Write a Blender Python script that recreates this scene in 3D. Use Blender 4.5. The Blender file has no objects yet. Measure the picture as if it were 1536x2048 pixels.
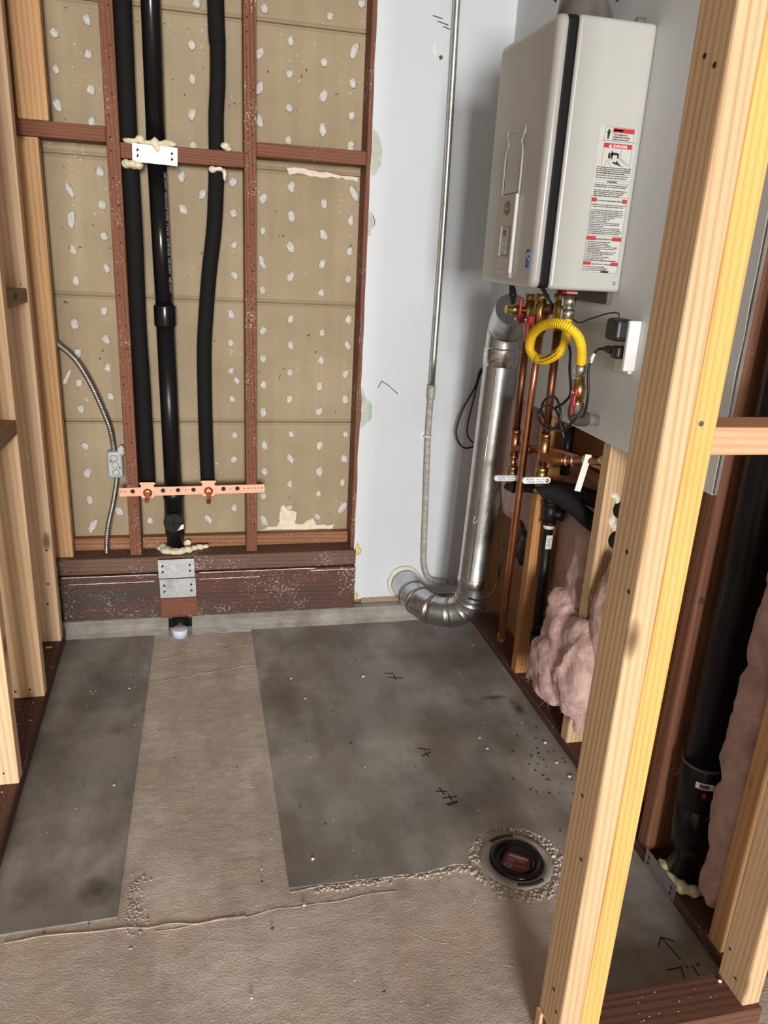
import bpy, bmesh, math, random
from mathutils import Vector, Matrix, noise
random.seed(7)
scene = bpy.context.scene
COL = scene.collection
PI = math.pi

# ------------------------------------------------------------------ camera
cam_d = bpy.data.cameras.new('camera')
cam_d.sensor_fit = 'HORIZONTAL'; cam_d.sensor_width = 36.0; cam_d.lens = 35.762; cam_d.clip_start = 0.02
cam = bpy.data.objects.new('camera', cam_d); COL.objects.link(cam)
_R = Vector((0.973774, -0.221375, 0.052509)); _D = Vector((-0.023073, -0.32569, -0.945195)); _F = Vector((0.226344, 0.919195, -0.322256))
cam.matrix_world = Matrix(((_R.x, -_D.x, -_F.x, 0.2409), (_R.y, -_D.y, -_F.y, -2.5630), (_R.z, -_D.z, -_F.z, 1.2985), (0, 0, 0, 1)))
scene.camera = cam

# ------------------------------------------------------------------ world, daylight, exposure
w = bpy.data.worlds.new('sky'); scene.world = w; w.use_nodes = True
bg = w.node_tree.nodes['Background']; bg.inputs[0].default_value = (0.80, 0.88, 1.0, 1); bg.inputs[1].default_value = 0.16
def area(name, loc, target, sx, sy, power, color):
    l = bpy.data.lights.new(name, 'AREA'); l.shape = 'RECTANGLE'; l.size = sx; l.size_y = sy; l.energy = power; l.color = color
    o = bpy.data.objects.new(name, l); COL.objects.link(o); o.location = loc
    o.rotation_euler = (Vector(target) - Vector(loc)).to_track_quat('-Z', 'Y').to_euler()
    return o
area('daylight_doorway', (0.10, -9.0, 1.75), (0.70, -0.4, 1.0), 1.9, 1.9, 800, (1.0, 0.96, 0.91))
scene.view_settings.view_transform = 'Standard'; scene.view_settings.look = 'None'
scene.view_settings.gamma = 1.0; scene.view_settings.use_curve_mapping = False
scene.view_settings.exposure = 0.0

# ------------------------------------------------------------------ mesh builder
class MB:
    def __init__(s): s.bm = bmesh.new()
    def box(s, x0, x1, y0, y1, z0, z1, bev=0.0, seg=1, rot=None):
        m = Matrix.Translation(((x0+x1)/2, (y0+y1)/2, (z0+z1)/2))
        if rot is not None: m = m @ rot
        m = m @ Matrix.Diagonal((abs(x1-x0), abs(y1-y0), abs(z1-z0), 1))
        r = bmesh.ops.create_cube(s.bm, size=1.0, matrix=m)
        if bev > 0:
            es = list({e for v in r['verts'] for e in v.link_edges})
            bmesh.ops.bevel(s.bm, geom=es, offset=bev, segments=seg, affect='EDGES', profile=0.5)
        return s
    def tube(s, pts, r, seg=16, caps=True, squash=None):
        pts = [Vector(p) for p in pts]; n = len(pts)
        rr = r if isinstance(r, (list, tuple)) else [r]*n
        T = []
        for i in range(n):
            a = pts[max(0, i-1)]; b = pts[min(n-1, i+1)]
            t = b - a
            if t.length < 1e-9: t = T[-1] if T else Vector((0, 0, 1))
            T.append(t.normalized())
        u = T[0].orthogonal().normalized(); rings = []
        for i in range(n):
            u = (u - T[i]*u.dot(T[i])).normalized(); v = T[i].cross(u)
            rings.append([s.bm.verts.new(pts[i] + rr[i]*(math.cos(2*PI*k/seg)*u + math.sin(2*PI*k/seg)*v)) for k in range(seg)])
        for i in range(n-1):
            for k in range(seg):
                f = s.bm.faces.new((rings[i][k], rings[i][(k+1) % seg], rings[i+1][(k+1) % seg], rings[i+1][k])); f.smooth = True
        if caps:
            s.bm.faces.new(rings[0][::-1]); s.bm.faces.new(rings[-1])
        return s
    def cyl(s, a, b, r, seg=20, caps=True): return s.tube([a, b], r, seg, caps)
    def lathe(s, a, axis, prof, seg=24):
        # prof: list of (distance along axis, radius)
        a = Vector(a); ax = Vector(axis).normalized(); u = ax.orthogonal().normalized(); v = ax.cross(u)
        rings = [[s.bm.verts.new(a + ax*d + r*(math.cos(2*PI*k/seg)*u + math.sin(2*PI*k/seg)*v)) for k in range(seg)] for d, r in prof]
        for i in range(len(rings)-1):
            for k in range(seg):
                f = s.bm.faces.new((rings[i][k], rings[i][(k+1) % seg], rings[i+1][(k+1) % seg], rings[i+1][k])); f.smooth = True
        if prof[0][1] > 1e-5: s.bm.faces.new(rings[0][::-1])
        if prof[-1][1] > 1e-5: s.bm.faces.new(rings[-1])
        return s
    def prism(s, poly, org, U, V, depth):
        # extruded outline: poly in (u, v), extruded by `depth` along U x V
        org = Vector(org); U = Vector(U); V = Vector(V); N = U.cross(V)
        a = [s.bm.verts.new(org + U*p[0] + V*p[1]) for p in poly]; b = [s.bm.verts.new(v.co + N*depth) for v in a]
        n = len(poly); s.bm.faces.new(a[::-1]); s.bm.faces.new(b)
        for i in range(n): s.bm.faces.new((a[i], a[(i+1) % n], b[(i+1) % n], b[i]))
        return s
    def blob(s, c, r, seed=0, amp=0.25, freq=2.2, sub=2, flat=None):
        r = Vector(r) if not isinstance(r, (int, float)) else Vector((r, r, r))
        g = bmesh.ops.create_icosphere(s.bm, subdivisions=sub, radius=1.0)
        off = Vector((seed*3.17, seed*1.31, seed*7.7))
        for v in g['verts']:
            k = 1 + amp*noise.noise(v.co*freq + off) + amp*0.5*noise.noise(v.co*freq*2.3 + off)
            p = v.co*k
            v.co = Vector((p.x*r.x, p.y*r.y, p.z*r.z)) + Vector(c)
        for v in g['verts']:
            for f in v.link_faces: f.smooth = True
        return s
    def grid(s, nu, nv, fn, smooth=True):
        vs = [[s.bm.verts.new(fn(i/nu, j/nv)) for j in range(nv+1)] for i in range(nu+1)]
        for i in range(nu):
            for j in range(nv):
                f = s.bm.faces.new((vs[i][j], vs[i+1][j], vs[i+1][j+1], vs[i][j+1])); f.smooth = smooth
        return vs
    def disp(s, amp, freq, seed=0):
        off = Vector((seed*2.3, seed*5.1, seed*0.7)); s.bm.normal_update()
        mv = [(v, v.co + v.normal*amp*(noise.noise(v.co*freq + off) + 0.5*noise.noise(v.co*freq*2.1 + off))) for v in s.bm.verts]
        for v, c in mv: v.co = c
        return s

ORG = {}
def empty(name, loc, label=None, cat=None, group=None, kind=None):
    o = bpy.data.objects.new(name, None); COL.objects.link(o); o.location = loc; o.empty_display_size = 0.05
    ORG[o.name] = Vector(loc)
    return tag(o, label, cat, group, kind)
def tag(o, label=None, cat=None, group=None, kind=None):
    if label: o['label'] = label
    if cat: o['category'] = cat
    if group: o['group'] = group
    if kind: o['kind'] = kind
    return o
def obj(name, mb, mat, parent=None, loc=None, label=None, cat=None, group=None, kind=None):
    bm = mb.bm if isinstance(mb, MB) else mb
    bmesh.ops.recalc_face_normals(bm, faces=bm.faces)
    org = ORG[parent.name] if parent is not None else Vector(loc if loc is not None else (0, 0, 0))
    if parent is None and loc is None and len(bm.verts):
        xs = [v.co for v in bm.verts]
        org = Vector(((min(v.x for v in xs)+max(v.x for v in xs))/2, (min(v.y for v in xs)+max(v.y for v in xs))/2, min(v.z for v in xs)))
    for v in bm.verts: v.co = v.co - org
    me = bpy.data.meshes.new(name); bm.to_mesh(me); bm.free()
    me.materials.append(mat)
    o = bpy.data.objects.new(name, me); COL.objects.link(o)
    if parent is not None: o.parent = parent
    else: o.location = org
    ORG[o.name] = org
    return tag(o, label, cat, group, kind)
def spline(pts, n=8):
    P = [Vector(p) for p in pts]; out = []
    for i in range(len(P)-1):
        p0 = P[max(0, i-1)]; p1 = P[i]; p2 = P[i+1]; p3 = P[min(len(P)-1, i+2)]
        for k in range(n):
            t = k/n
            out.append(0.5*((2*p1) + (p2-p0)*t + (2*p0-5*p1+4*p2-p3)*t*t + (3*p1-p0-3*p2+p3)*t**3))
    out.append(P[-1]); return out
def text_mb(items, org, U, V, mb=None, bold=0.012, maxw=None):
    # items: (string, u, v, size, align); flat lettering in the plane (U, V) through org
    mb = mb or MB(); org = Vector(org); U = Vector(U).normalized(); V = Vector(V).normalized()
    for body, u, v, size, align in items:
        c = bpy.data.curves.new('tmp', 'FONT'); c.body = body; c.size = size; c.align_x = align; c.resolution_u = 2; c.offset = size*bold
        t = bpy.data.objects.new('tmp', c); COL.objects.link(t)
        dg = bpy.context.evaluated_depsgraph_get()
        me = bpy.data.meshes.new_from_object(t.evaluated_get(dg))
        wide = max([p.co.x for p in me.vertices] or [1e-6]); kx = min(1.0, (maxw-u)/wide) if maxw and align == 'LEFT' else 1.0
        vs = [mb.bm.verts.new(org + U*(u+p.co.x*kx) + V*(v+p.co.y)) for p in me.vertices]
        for f in me.polygons:
            try: mb.bm.faces.new([vs[i] for i in f.vertices])
            except ValueError: pass
        bpy.data.objects.remove(t); bpy.data.curves.remove(c); bpy.data.meshes.remove(me)
    return mb
def hexnut(mb, a, axis, r, L): return mb.lathe(a, axis, [(0, r*0.9), (0.0015, r), (L-0.0015, r), (L, r*0.9)], 6)

# ------------------------------------------------------------------ materials
def new_mat(name):
    m = bpy.data.materials.new(name); m.use_nodes = True
    nt = m.node_tree; b = nt.nodes['Principled BSDF']
    return m, nt, b
def nd(nt, t, **k):
    n = nt.nodes.new(t)
    for a, v in k.items(): setattr(n, a, v)
    return n
def coords(nt, scale=(1, 1, 1), rand=True):
    tc = nd(nt, 'ShaderNodeTexCoord'); src = tc.outputs['Object']
    if rand:
        oi = nd(nt, 'ShaderNodeObjectInfo'); mu = nd(nt, 'ShaderNodeMath', operation='MULTIPLY'); mu.inputs[1].default_value = 37.0
        nt.links.new(oi.outputs['Random'], mu.inputs[0])
        ad = nd(nt, 'ShaderNodeVectorMath', operation='ADD'); nt.links.new(src, ad.inputs[0]); nt.links.new(mu.outputs[0], ad.inputs[1]); src = ad.outputs[0]
    mp = nd(nt, 'ShaderNodeMapping'); mp.inputs['Scale'].default_value = scale; nt.links.new(src, mp.inputs['Vector'])
    return mp.outputs[0]
def ramp(nt, fac, stops):
    r = nd(nt, 'ShaderNodeValToRGB'); e = r.color_ramp.elements
    while len(e) > len(stops): e.remove(e[-1])
    while len(e) < len(stops): e.new(0.5)
    for i, (p, c) in enumerate(stops):
        e[i].position = p; e[i].color = (c[0], c[1], c[2], 1) if not isinstance(c, (int, float)) else (c, c, c, 1)
    nt.links.new(fac, r.inputs[0]); return r.outputs[0]
def noise_n(nt, vec, scale, detail=4, rough=0.55, dist=0.0):
    n = nd(nt, 'ShaderNodeTexNoise'); n.inputs['Scale'].default_value = scale; n.inputs['Detail'].default_value = detail
    n.inputs['Roughness'].default_value = rough; n.inputs['Distortion'].default_value = dist
    nt.links.new(vec, n.inputs['Vector']); return n.outputs['Fac']
def mix(nt, fac, a, b, blend='MIX'):
    m = nd(nt, 'ShaderNodeMix', data_type='RGBA', blend_type=blend)
    for sock, val in ((m.inputs[0], fac), (m.inputs[6], a), (m.inputs[7], b)):
        if hasattr(val, 'links') or isinstance(val, bpy.types.NodeSocket): nt.links.new(val, sock)
        elif isinstance(val, (int, float)): sock.default_value = val
        else: sock.default_value = (val[0], val[1], val[2], 1)
    return m.outputs[2]
def bump(nt, b, h, strength=0.3, dist=0.002):
    bp = nd(nt, 'ShaderNodeBump'); bp.inputs['Strength'].default_value = strength; bp.inputs['Distance'].default_value = dist
    nt.links.new(h, bp.inputs['Height']); nt.links.new(bp.outputs[0], b.inputs['Normal'])
def plain(name, col, rough=0.5, metal=0.0, var=0.08, vscale=30, bmp=0.0, spec=None):
    m, nt, b = new_mat(name)
    v = coords(nt); n = noise_n(nt, v, vscale)
    c = ramp(nt, n, [(0.25, [x*(1-var) for x in col]), (0.75, [min(1, x*(1+var)) for x in col])])
    nt.links.new(c, b.inputs['Base Color']); b.inputs['Roughness'].default_value = rough; b.inputs['Metallic'].default_value = metal
    if spec is not None: b.inputs['Specular IOR Level'].default_value = spec
    if bmp > 0: bump(nt, b, n, bmp)
    return m
def wood(name, light, dark, axis='z', ring=55.0, contrast=1.0, specks=0.0, knots=True, rough=0.7, stain=None, speck_col=(0.62, 0.55, 0.48)):
    m, nt, b = new_mat(name)
    a = {'x': 0, 'y': 1, 'z': 2}[axis]
    def sc(across, along): s = [across]*3; s[a] = along; return tuple(s)
    v = coords(nt, sc(1.0, 0.022)); big = coords(nt)
    n1 = noise_n(nt, v, ring*0.45, 3, 0.55, 0.6)                  # broad light and dark streaks along the board
    wv = nd(nt, 'ShaderNodeTexWave', wave_type='BANDS', bands_direction='DIAGONAL', wave_profile='SIN')   # growth rings
    wv.inputs['Scale'].default_value = ring; wv.inputs['Distortion'].default_value = 11.0; wv.inputs['Detail'].default_value = 2.5; wv.inputs['Detail Scale'].default_value = 0.16; wv.inputs['Detail Roughness'].default_value = 0.45
    nt.links.new(v, wv.inputs['Vector'])
    f1 = nd(nt, 'ShaderNodeMath', operation='MULTIPLY'); nt.links.new(n1, f1.inputs[0]); f1.inputs[1].default_value = 0.55
    f2 = nd(nt, 'ShaderNodeMath', operation='MULTIPLY_ADD'); nt.links.new(wv.outputs['Fac'], f2.inputs[0]); f2.inputs[1].default_value = 0.45; nt.links.new(f1.outputs[0], f2.inputs[2])
    mid = [(l*0.62+d*0.38) for l, d in zip(light, dark)]
    c = ramp(nt, f2.outputs[0], [(0.12, dark), (0.32, mid), (0.52, light), (0.90, [min(1, x*1.08) for x in light])])
    if contrast < 1: c = mix(nt, 1-contrast, c, [(l+d)/2*1.1 for l, d in zip(light, dark)])
    fine = noise_n(nt, coords(nt, sc(1.0, 0.02)), 420, 2)
    c = mix(nt, 0.22, c, ramp(nt, fine, [(0.3, 0.35), (0.7, 0.62)]), 'OVERLAY')
    tone = noise_n(nt, big, 2.2, 2)
    c = mix(nt, 0.35, c, ramp(nt, tone, [(0.3, 0.38), (0.7, 0.6)]), 'OVERLAY')
    if knots:
        vo = nd(nt, 'ShaderNodeTexVoronoi', feature='F1'); vo.inputs['Scale'].default_value = 5.0
        nt.links.new(coords(nt, sc(2.2, 0.85)), vo.inputs['Vector'])
        kn = ramp(nt, vo.outputs['Distance'], [(0.05, 1.0), (0.11, 0.55), (0.16, 0.0)])
        c = mix(nt, kn, c, [x*0.42 for x in dark])
    if stain: 
        sn = ramp(nt, noise_n(nt, coords(nt, sc(1, 0.25)), 9, 5, 0.65), [(0.42, 0.0), (0.68, 1.0)])
        c = mix(nt, sn, c, stain)
    if specks > 0:
        sp = noise_n(nt, coords(nt, sc(1, 0.7)), 190, 4, 0.7)
        reg = noise_n(nt, big, 7, 3)
        ad = nd(nt, 'ShaderNodeMath', operation='MULTIPLY_ADD'); nt.links.new(reg, ad.inputs[0]); ad.inputs[1].default_value = 0.45; nt.links.new(sp, ad.inputs[2])
        c = mix(nt, ramp(nt, ad.outputs[0], [(0.93-specks*0.1, 0.0), (0.99-specks*0.1, 0.8)]), c, speck_col)
    nt.links.new(c, b.inputs['Base Color']); b.inputs['Roughness'].default_value = rough; b.inputs['Specular IOR Level'].default_value = 0.3
    bump(nt, b, fine, 0.25, 0.001)
    return m
def foil(name, col, rough=0.35, spangle=0.25, scale=90, dirt=0.0):
    m, nt, b = new_mat(name); v = coords(nt)
    vo = nd(nt, 'ShaderNodeTexVoronoi', feature='F1'); vo.inputs['Scale'].default_value = scale; nt.links.new(v, vo.inputs['Vector'])
    s = nd(nt, 'ShaderNodeSeparateColor'); nt.links.new(vo.outputs['Color'], s.inputs[0])
    c = ramp(nt, s.outputs[0], [(0.0, [x*(1-spangle) for x in col]), (1.0, col)])
    n = noise_n(nt, v, 14, 6, 0.65)
    if dirt > 0: c = mix(nt, ramp(nt, n, [(0.5, 0.0), (0.72, dirt)]), c, (0.30, 0.28, 0.25))
    nt.links.new(c, b.inputs['Base Color']); b.inputs['Metallic'].default_value = 1.0
    r = ramp(nt, n, [(0.3, rough*0.8), (0.7, rough*1.25)]); nt.links.new(r, b.inputs['Roughness'])
    return m

M = {}
M['fir'] = wood('fresh_fir_upright', (0.78, 0.60, 0.40), (0.58, 0.36, 0.19), 'z', 60, specks=0)
M['fir_pale'] = wood('pale_fir_upright', (0.77, 0.54, 0.335), (0.59, 0.365, 0.195), 'z', 42)
M['fir_orange'] = wood('orange_fir_upright', (0.76, 0.42, 0.145), (0.56, 0.27, 0.07), 'z', 60, knots=False)
M['fir_tan'] = wood('tan_fir_upright', (0.62, 0.43, 0.255), (0.41, 0.245, 0.125), 'z', 58)
M['fir_pink'] = wood('pinkish_fir_upright', (0.74, 0.515, 0.335), (0.57, 0.355, 0.205), 'z', 40)
M['fir_golden'] = wood('golden_fir_upright', (0.60, 0.36, 0.175), (0.42, 0.225, 0.10), 'z', 42)
M['fir_y'] = wood('fir_block_lengthwise', (0.36, 0.23, 0.13), (0.25, 0.14, 0.07), 'y', 45)
M['fir_x'] = wood('fir_block_crosswise', (0.64, 0.345, 0.205), (0.46, 0.22, 0.12), 'x', 60, knots=False)
M['red_z'] = wood('old_redwood_upright', (0.20, 0.075, 0.040), (0.095, 0.033, 0.019), 'z', 60, specks=1.0, knots=False)
M['red_x'] = wood('old_redwood_crosswise', (0.195, 0.075, 0.042), (0.09, 0.033, 0.019), 'x', 65, specks=0.3, knots=False)
M['red_tan_z'] = wood('weathered_redwood_upright', (0.34, 0.165, 0.075), (0.20, 0.085, 0.04), 'z', 50, specks=0.5, knots=False)
M['redbrown_z'] = wood('red_brown_old_stud', (0.24, 0.105, 0.06), (0.15, 0.06, 0.034), 'z', 35, specks=0.2, knots=False)
M['plate_x'] = wood('dark_sill_crosswise', (0.105, 0.042, 0.028), (0.040, 0.018, 0.015), 'x', 40, specks=1.0, knots=False, rough=0.6, stain=(0.055, 0.042, 0.040))
M['brown_x'] = wood('brown_plate_crosswise', (0.30, 0.14, 0.07), (0.17, 0.07, 0.04), 'x', 40, specks=0.5, knots=False)
M['ledge_x'] = wood('dusty_ledge_crosswise', (0.15, 0.085, 0.06), (0.075, 0.04, 0.03), 'x', 40, specks=0.9, knots=False)
M['plate_y'] = wood('dark_sill_lengthwise', (0.105, 0.045, 0.038), (0.050, 0.022, 0.022), 'y', 40, specks=0.45, knots=False, rough=0.6)
M['plate_f'] = wood('dusty_front_sill', (0.15, 0.068, 0.046), (0.07, 0.034, 0.025), 'x', 45, specks=0.35, knots=False)
M['orange_board'] = wood('sheathing_board', (0.34, 0.16, 0.06), (0.20, 0.085, 0.035), 'y', 35, specks=0.0)
M['orange_stud'] = wood('amber_old_stud', (0.46, 0.22, 0.085), (0.30, 0.13, 0.05), 'z', 60, specks=0.0, knots=False)

def concrete_mat(name, c_dark, c_light, stain, bstr, bscale, rough=0.62, warm=None, spots=()):
    m, nt, b = new_mat(name); v = coords(nt, rand=False)
    n = noise_n(nt, v, 3.0, 8, 0.62); n2 = noise_n(nt, coords(nt, (1, 0.35, 1), False), 9, 5, 0.6)
    c = ramp(nt, n, [(0.36, c_dark), (0.64, c_light)])
    c = mix(nt, ramp(nt, n2, [(0.45, 0.0), (0.68, 0.7)]), c, stain)
    if warm: c = mix(nt, ramp(nt, noise_n(nt, v, 4.4, 3), [(0.48, 0.0), (0.7, 0.55)]), c, warm)
    fine = noise_n(nt, v, bscale, 6, 0.6)
    c = mix(nt, 0.28, c, ramp(nt, noise_n(nt, v, 160, 4, 0.7), [(0.3, 0.36), (0.7, 0.64)]), 'OVERLAY')
    for (x_, y_, rx_, ry_, col_, k_) in spots:                      # oil and rust stains, plus broad darker and paler patches
        mp = nd(nt, 'ShaderNodeMapping', vector_type='TEXTURE'); mp.inputs['Location'].default_value = (x_, y_, 0); mp.inputs['Scale'].default_value = (rx_, ry_, 1)
        nt.links.new(v, mp.inputs['Vector'])
        ln = nd(nt, 'ShaderNodeVectorMath', operation='LENGTH'); nt.links.new(mp.outputs[0], ln.inputs[0])
        a_ = nd(nt, 'ShaderNodeMath', operation='MULTIPLY_ADD'); nt.links.new(noise_n(nt, v, 28, 5, 0.7), a_.inputs[0]); a_.inputs[1].default_value = 1.6; nt.links.new(ln.outputs['Value'], a_.inputs[2])
        h_ = nd(nt, 'ShaderNodeMath', operation='MULTIPLY'); nt.links.new(a_.outputs[0], h_.inputs[0]); h_.inputs[1].default_value = 0.5
        c = mix(nt, ramp(nt, h_.outputs[0], [(0.42, k_), (0.92, 0.0)]), c, col_)
    # pale specks of plaster dust
    sp = noise_n(nt, v, 75, 2, 0.5)
    c = mix(nt, ramp(nt, sp, [(0.755, 0.0), (0.775, 0.8)]), c, (0.42, 0.39, 0.35))
    nt.links.new(c, b.inputs['Base Color'])
    nt.links.new(ramp(nt, n, [(0.3, rough*0.85), (0.7, rough*1.15)]), b.inputs['Roughness'])
    bump(nt, b, fine, bstr, 0.004)
    return m
M['slab'] = concrete_mat('smooth_old_concrete', (0.155, 0.146, 0.137), (0.42, 0.40, 0.38), (0.165, 0.14, 0.112), 0.16, 40, 0.50, (0.25, 0.21, 0.18), [(1.10, -0.635, 0.055, 0.014, (0.045, 0.035, 0.022), 0.9), (1.155, -0.70, 0.022, 0.05, (0.04, 0.03, 0.02), 0.9), (-0.015, -0.642, 0.03, 0.028, (0.10, 0.05, 0.035), 0.7), (0.0, -1.215, 0.045, 0.05, (0.06, 0.05, 0.036), 0.8), (-0.12, -1.20, 0.06, 0.06, (0.075, 0.063, 0.045), 0.6), (0.90, -0.75, 0.10, 0.12, (0.13, 0.11, 0.085), 0.5), (0.46, -0.55, 0.06, 0.30, (0.12, 0.10, 0.08), 0.6), (0.95, -0.35, 0.12, 0.05, (0.12, 0.115, 0.11), 0.5), (0.62, -1.0, 0.12, 0.15, (0.36, 0.34, 0.32), 0.35), (0.75, -0.45, 0.16, 0.10, (0.36, 0.35, 0.33), 0.35), (-0.05, -0.75, 0.10, 0.22, (0.40, 0.385, 0.37), 0.4)])
M['infill'] = concrete_mat('rough_new_concrete', (0.47, 0.405, 0.345), (0.68, 0.605, 0.53), (0.38, 0.305, 0.245), 0.7, 210, 0.9, (0.58, 0.475, 0.38))
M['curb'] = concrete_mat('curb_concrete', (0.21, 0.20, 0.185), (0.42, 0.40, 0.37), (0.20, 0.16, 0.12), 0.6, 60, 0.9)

def lath_mat():
    m, nt, b = new_mat('brown_lath_paper'); v = coords(nt, rand=False)
    n = noise_n(nt, v, 3, 5); st = noise_n(nt, coords(nt, (1, 1, 0.06), False), 24, 3)
    c = ramp(nt, n, [(0.3, (0.30, 0.235, 0.15)), (0.7, (0.385, 0.31, 0.205))])
    c = mix(nt, 0.35, c, ramp(nt, st, [(0.3, 0.4), (0.7, 0.6)]), 'OVERLAY')
    sp = noise_n(nt, v, 95, 3, 0.6); reg = noise_n(nt, v, 6, 2)
    ad = nd(nt, 'ShaderNodeMath', operation='MULTIPLY_ADD'); nt.links.new(reg, ad.inputs[0]); ad.inputs[1].default_value = 0.3; nt.links.new(sp, ad.inputs[2])
    c = mix(nt, ramp(nt, ad.outputs[0], [(0.85, 0.0), (0.89, 0.75)]), c, (0.66, 0.62, 0.54))
    dk = noise_n(nt, coords(nt, (1, 1, 1)), 60, 1, 0.4)
    c = mix(nt, ramp(nt, dk, [(0.775, 0.0), (0.79, 0.9)]), c, (0.08, 0.05, 0.03))
    nt.links.new(c, b.inputs['Base Color']); b.inputs['Roughness'].default_value = 0.85
    bump(nt, b, st, 0.1); return m
M['lath'] = lath_mat()
def drywall_mat(name, col):
    m, nt, b = new_mat(name); v = coords(nt, rand=False)
    n = noise_n(nt, v, 2.2, 5); c = ramp(nt, n, [(0.3, [x*0.95 for x in col]), (0.7, col)])
    sp = noise_n(nt, v, 55, 4, 0.65)
    c = mix(nt, ramp(nt, sp, [(0.76, 0.0), (0.80, 0.5)]), c, (0.45, 0.44, 0.42))
    nt.links.new(c, b.inputs['Base Color']); b.inputs['Roughness'].default_value = 0.6
    bump(nt, b, noise_n(nt, v, 35, 4), 0.12); return m
M['drywall'] = drywall_mat('white_painted_drywall', (0.66, 0.71, 0.76))
M['drywall_r'] = drywall_mat('greyish_painted_drywall', (0.66, 0.69, 0.70))
M['plaster'] = plain('hardened_plaster', (0.58, 0.57, 0.53), 0.9, var=0.2, vscale=120, bmp=0.5)
M['chip'] = plain('white_plaster_crumb', (0.75, 0.70, 0.62), 0.9, var=0.1)
M['torn'] = plain('torn_gypsum', (0.74, 0.64, 0.54), 0.9, var=0.15, vscale=60, bmp=0.4)
M['patch'] = plain('grey_green_skim_patch', (0.50, 0.54, 0.47), 0.9, var=0.15, vscale=40)
M['green'] = plain('old_green_paint', (0.36, 0.50, 0.38), 0.8)
M['foam'] = plain('cured_spray_foam', (0.74, 0.66, 0.45), 0.6, var=0.18, vscale=60, bmp=0.6)
M['foam_w'] = plain('pale_spray_foam', (0.80, 0.76, 0.64), 0.6, var=0.12, vscale=60, bmp=0.5)
M['rubber'] = plain('black_foam_rubber', (0.007, 0.007, 0.0075), 0.85, var=0.25, vscale=150, bmp=0.3, spec=0.25)
M['abs'] = plain('black_abs_plastic', (0.007, 0.007, 0.008), 0.22, var=0.1, spec=0.4)
M['abs_dull'] = plain('black_plastic_fitting', (0.008, 0.008, 0.009), 0.33, var=0.1, spec=0.32)
M['iron'] = plain('black_iron_pipe', (0.022, 0.022, 0.024), 0.45, metal=0.6, var=0.3, vscale=60, bmp=0.3)
M['iron_grey'] = plain('grey_iron_fitting', (0.13, 0.12, 0.115), 0.55, metal=0.5, var=0.25, vscale=60)
M['galv'] = foil('galvanised_duct_steel', (0.62, 0.64, 0.65), 0.30, 0.12, 70, 0.4)
M['galv_d'] = foil('dull_galvanised_plate', (0.56, 0.59, 0.61), 0.45, 0.16, 120, 0.3)
M['plate_bright'] = foil('bright_zinc_plate', (0.72, 0.76, 0.78), 0.45, 0.10, 120)
M['foiltape'] = foil('crumpled_foil_tape', (0.86, 0.86, 0.86), 0.22, 0.45, 160)
M['conduit'] = foil('weathered_steel_conduit', (0.66, 0.66, 0.63), 0.36, 0.2, 60, 0.9)
M['conduit_p'] = plain('paint_splashed_conduit', (0.46, 0.44, 0.40), 0.7, metal=0.2, var=0.4, vscale=70, bmp=0.3)
M['flexc'] = foil('armoured_cable_steel', (0.36, 0.36, 0.35), 0.5, 0.3, 90, 0.8)
M['box_grey'] = plain('dull_zinc_box', (0.42, 0.45, 0.44), 0.6, metal=0.35, var=0.2, vscale=40)
M['copper'] = plain('aged_copper', (0.56, 0.25, 0.13), 0.28, metal=1.0, var=0.25, vscale=25)
M['copper_d'] = plain('darkened_copper', (0.30, 0.13, 0.07), 0.34, metal=1.0, var=0.35, vscale=25)
M['copper_fit'] = plain('soldered_copper_fitting', (0.50, 0.225, 0.11), 0.36, metal=1.0, var=0.3, vscale=60)
M['cu_plate'] = plain('bright_copper_plated_strap', (0.80, 0.39, 0.27), 0.45, metal=0.5, var=0.08, vscale=30)
M['brass'] = plain('yellow_brass', (0.44, 0.30, 0.11), 0.32, metal=1.0, var=0.25, vscale=40)
M['chrome'] = plain('plated_steel', (0.72, 0.71, 0.66), 0.18, metal=1.0, var=0.08)
M['solder'] = plain('solder_ring', (0.70, 0.66, 0.60), 0.4, metal=0.9)
M['red'] = plain('red_plastic_handle', (0.42, 0.022, 0.03), 0.38, var=0.12)
M['red_tag'] = plain('red_paper_tag', (0.36, 0.03, 0.03), 0.6)
M['yellow'] = plain('yellow_coated_hose', (0.86, 0.55, 0.012), 0.38, var=0.06)
M['white_enamel'] = plain('white_enamel', (0.425, 0.43, 0.415), 0.30, var=0.02, vscale=5)
M['grey_front'] = plain('light_grey_enamel_front', (0.52, 0.515, 0.495), 0.28, var=0.02, vscale=5)
M['panel_grey'] = plain('warm_grey_plastic', (0.50, 0.48, 0.44), 0.4, var=0.03)
M['white_pl'] = plain('white_plastic', (0.78, 0.79, 0.77), 0.35, var=0.03)
M['black'] = plain('black_plastic', (0.012, 0.012, 0.013), 0.4, var=0.1)
M['ink'] = plain('black_ink', (0.015, 0.014, 0.014), 0.8)
M['ink_red'] = plain('red_print', (0.40, 0.014, 0.012), 0.6)
M['white_print'] = plain('white_print', (0.80, 0.80, 0.78), 0.6)
M['label_paper'] = plain('label_paper', (0.47, 0.475, 0.455), 0.55, var=0.01)
M['blue_print'] = plain('blue_print', (0.012, 0.12, 0.36), 0.5)
M['bronze'] = plain('bronze_emblem', (0.20, 0.13, 0.045), 0.35, metal=0.8)
M['gold_print'] = plain('gold_print', (0.80, 0.66, 0.40), 0.4, metal=0.5)
M['led'] = plain('dark_red_display', (0.28, 0.012, 0.05), 0.2)
M['sleeve'] = plain('milky_pipe_sleeve', (0.62, 0.66, 0.82), 0.35, var=0.06)
M['mat_ring'] = plain('grey_pvc_flange', (0.33, 0.31, 0.28), 0.55, var=0.2, vscale=40)
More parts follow.
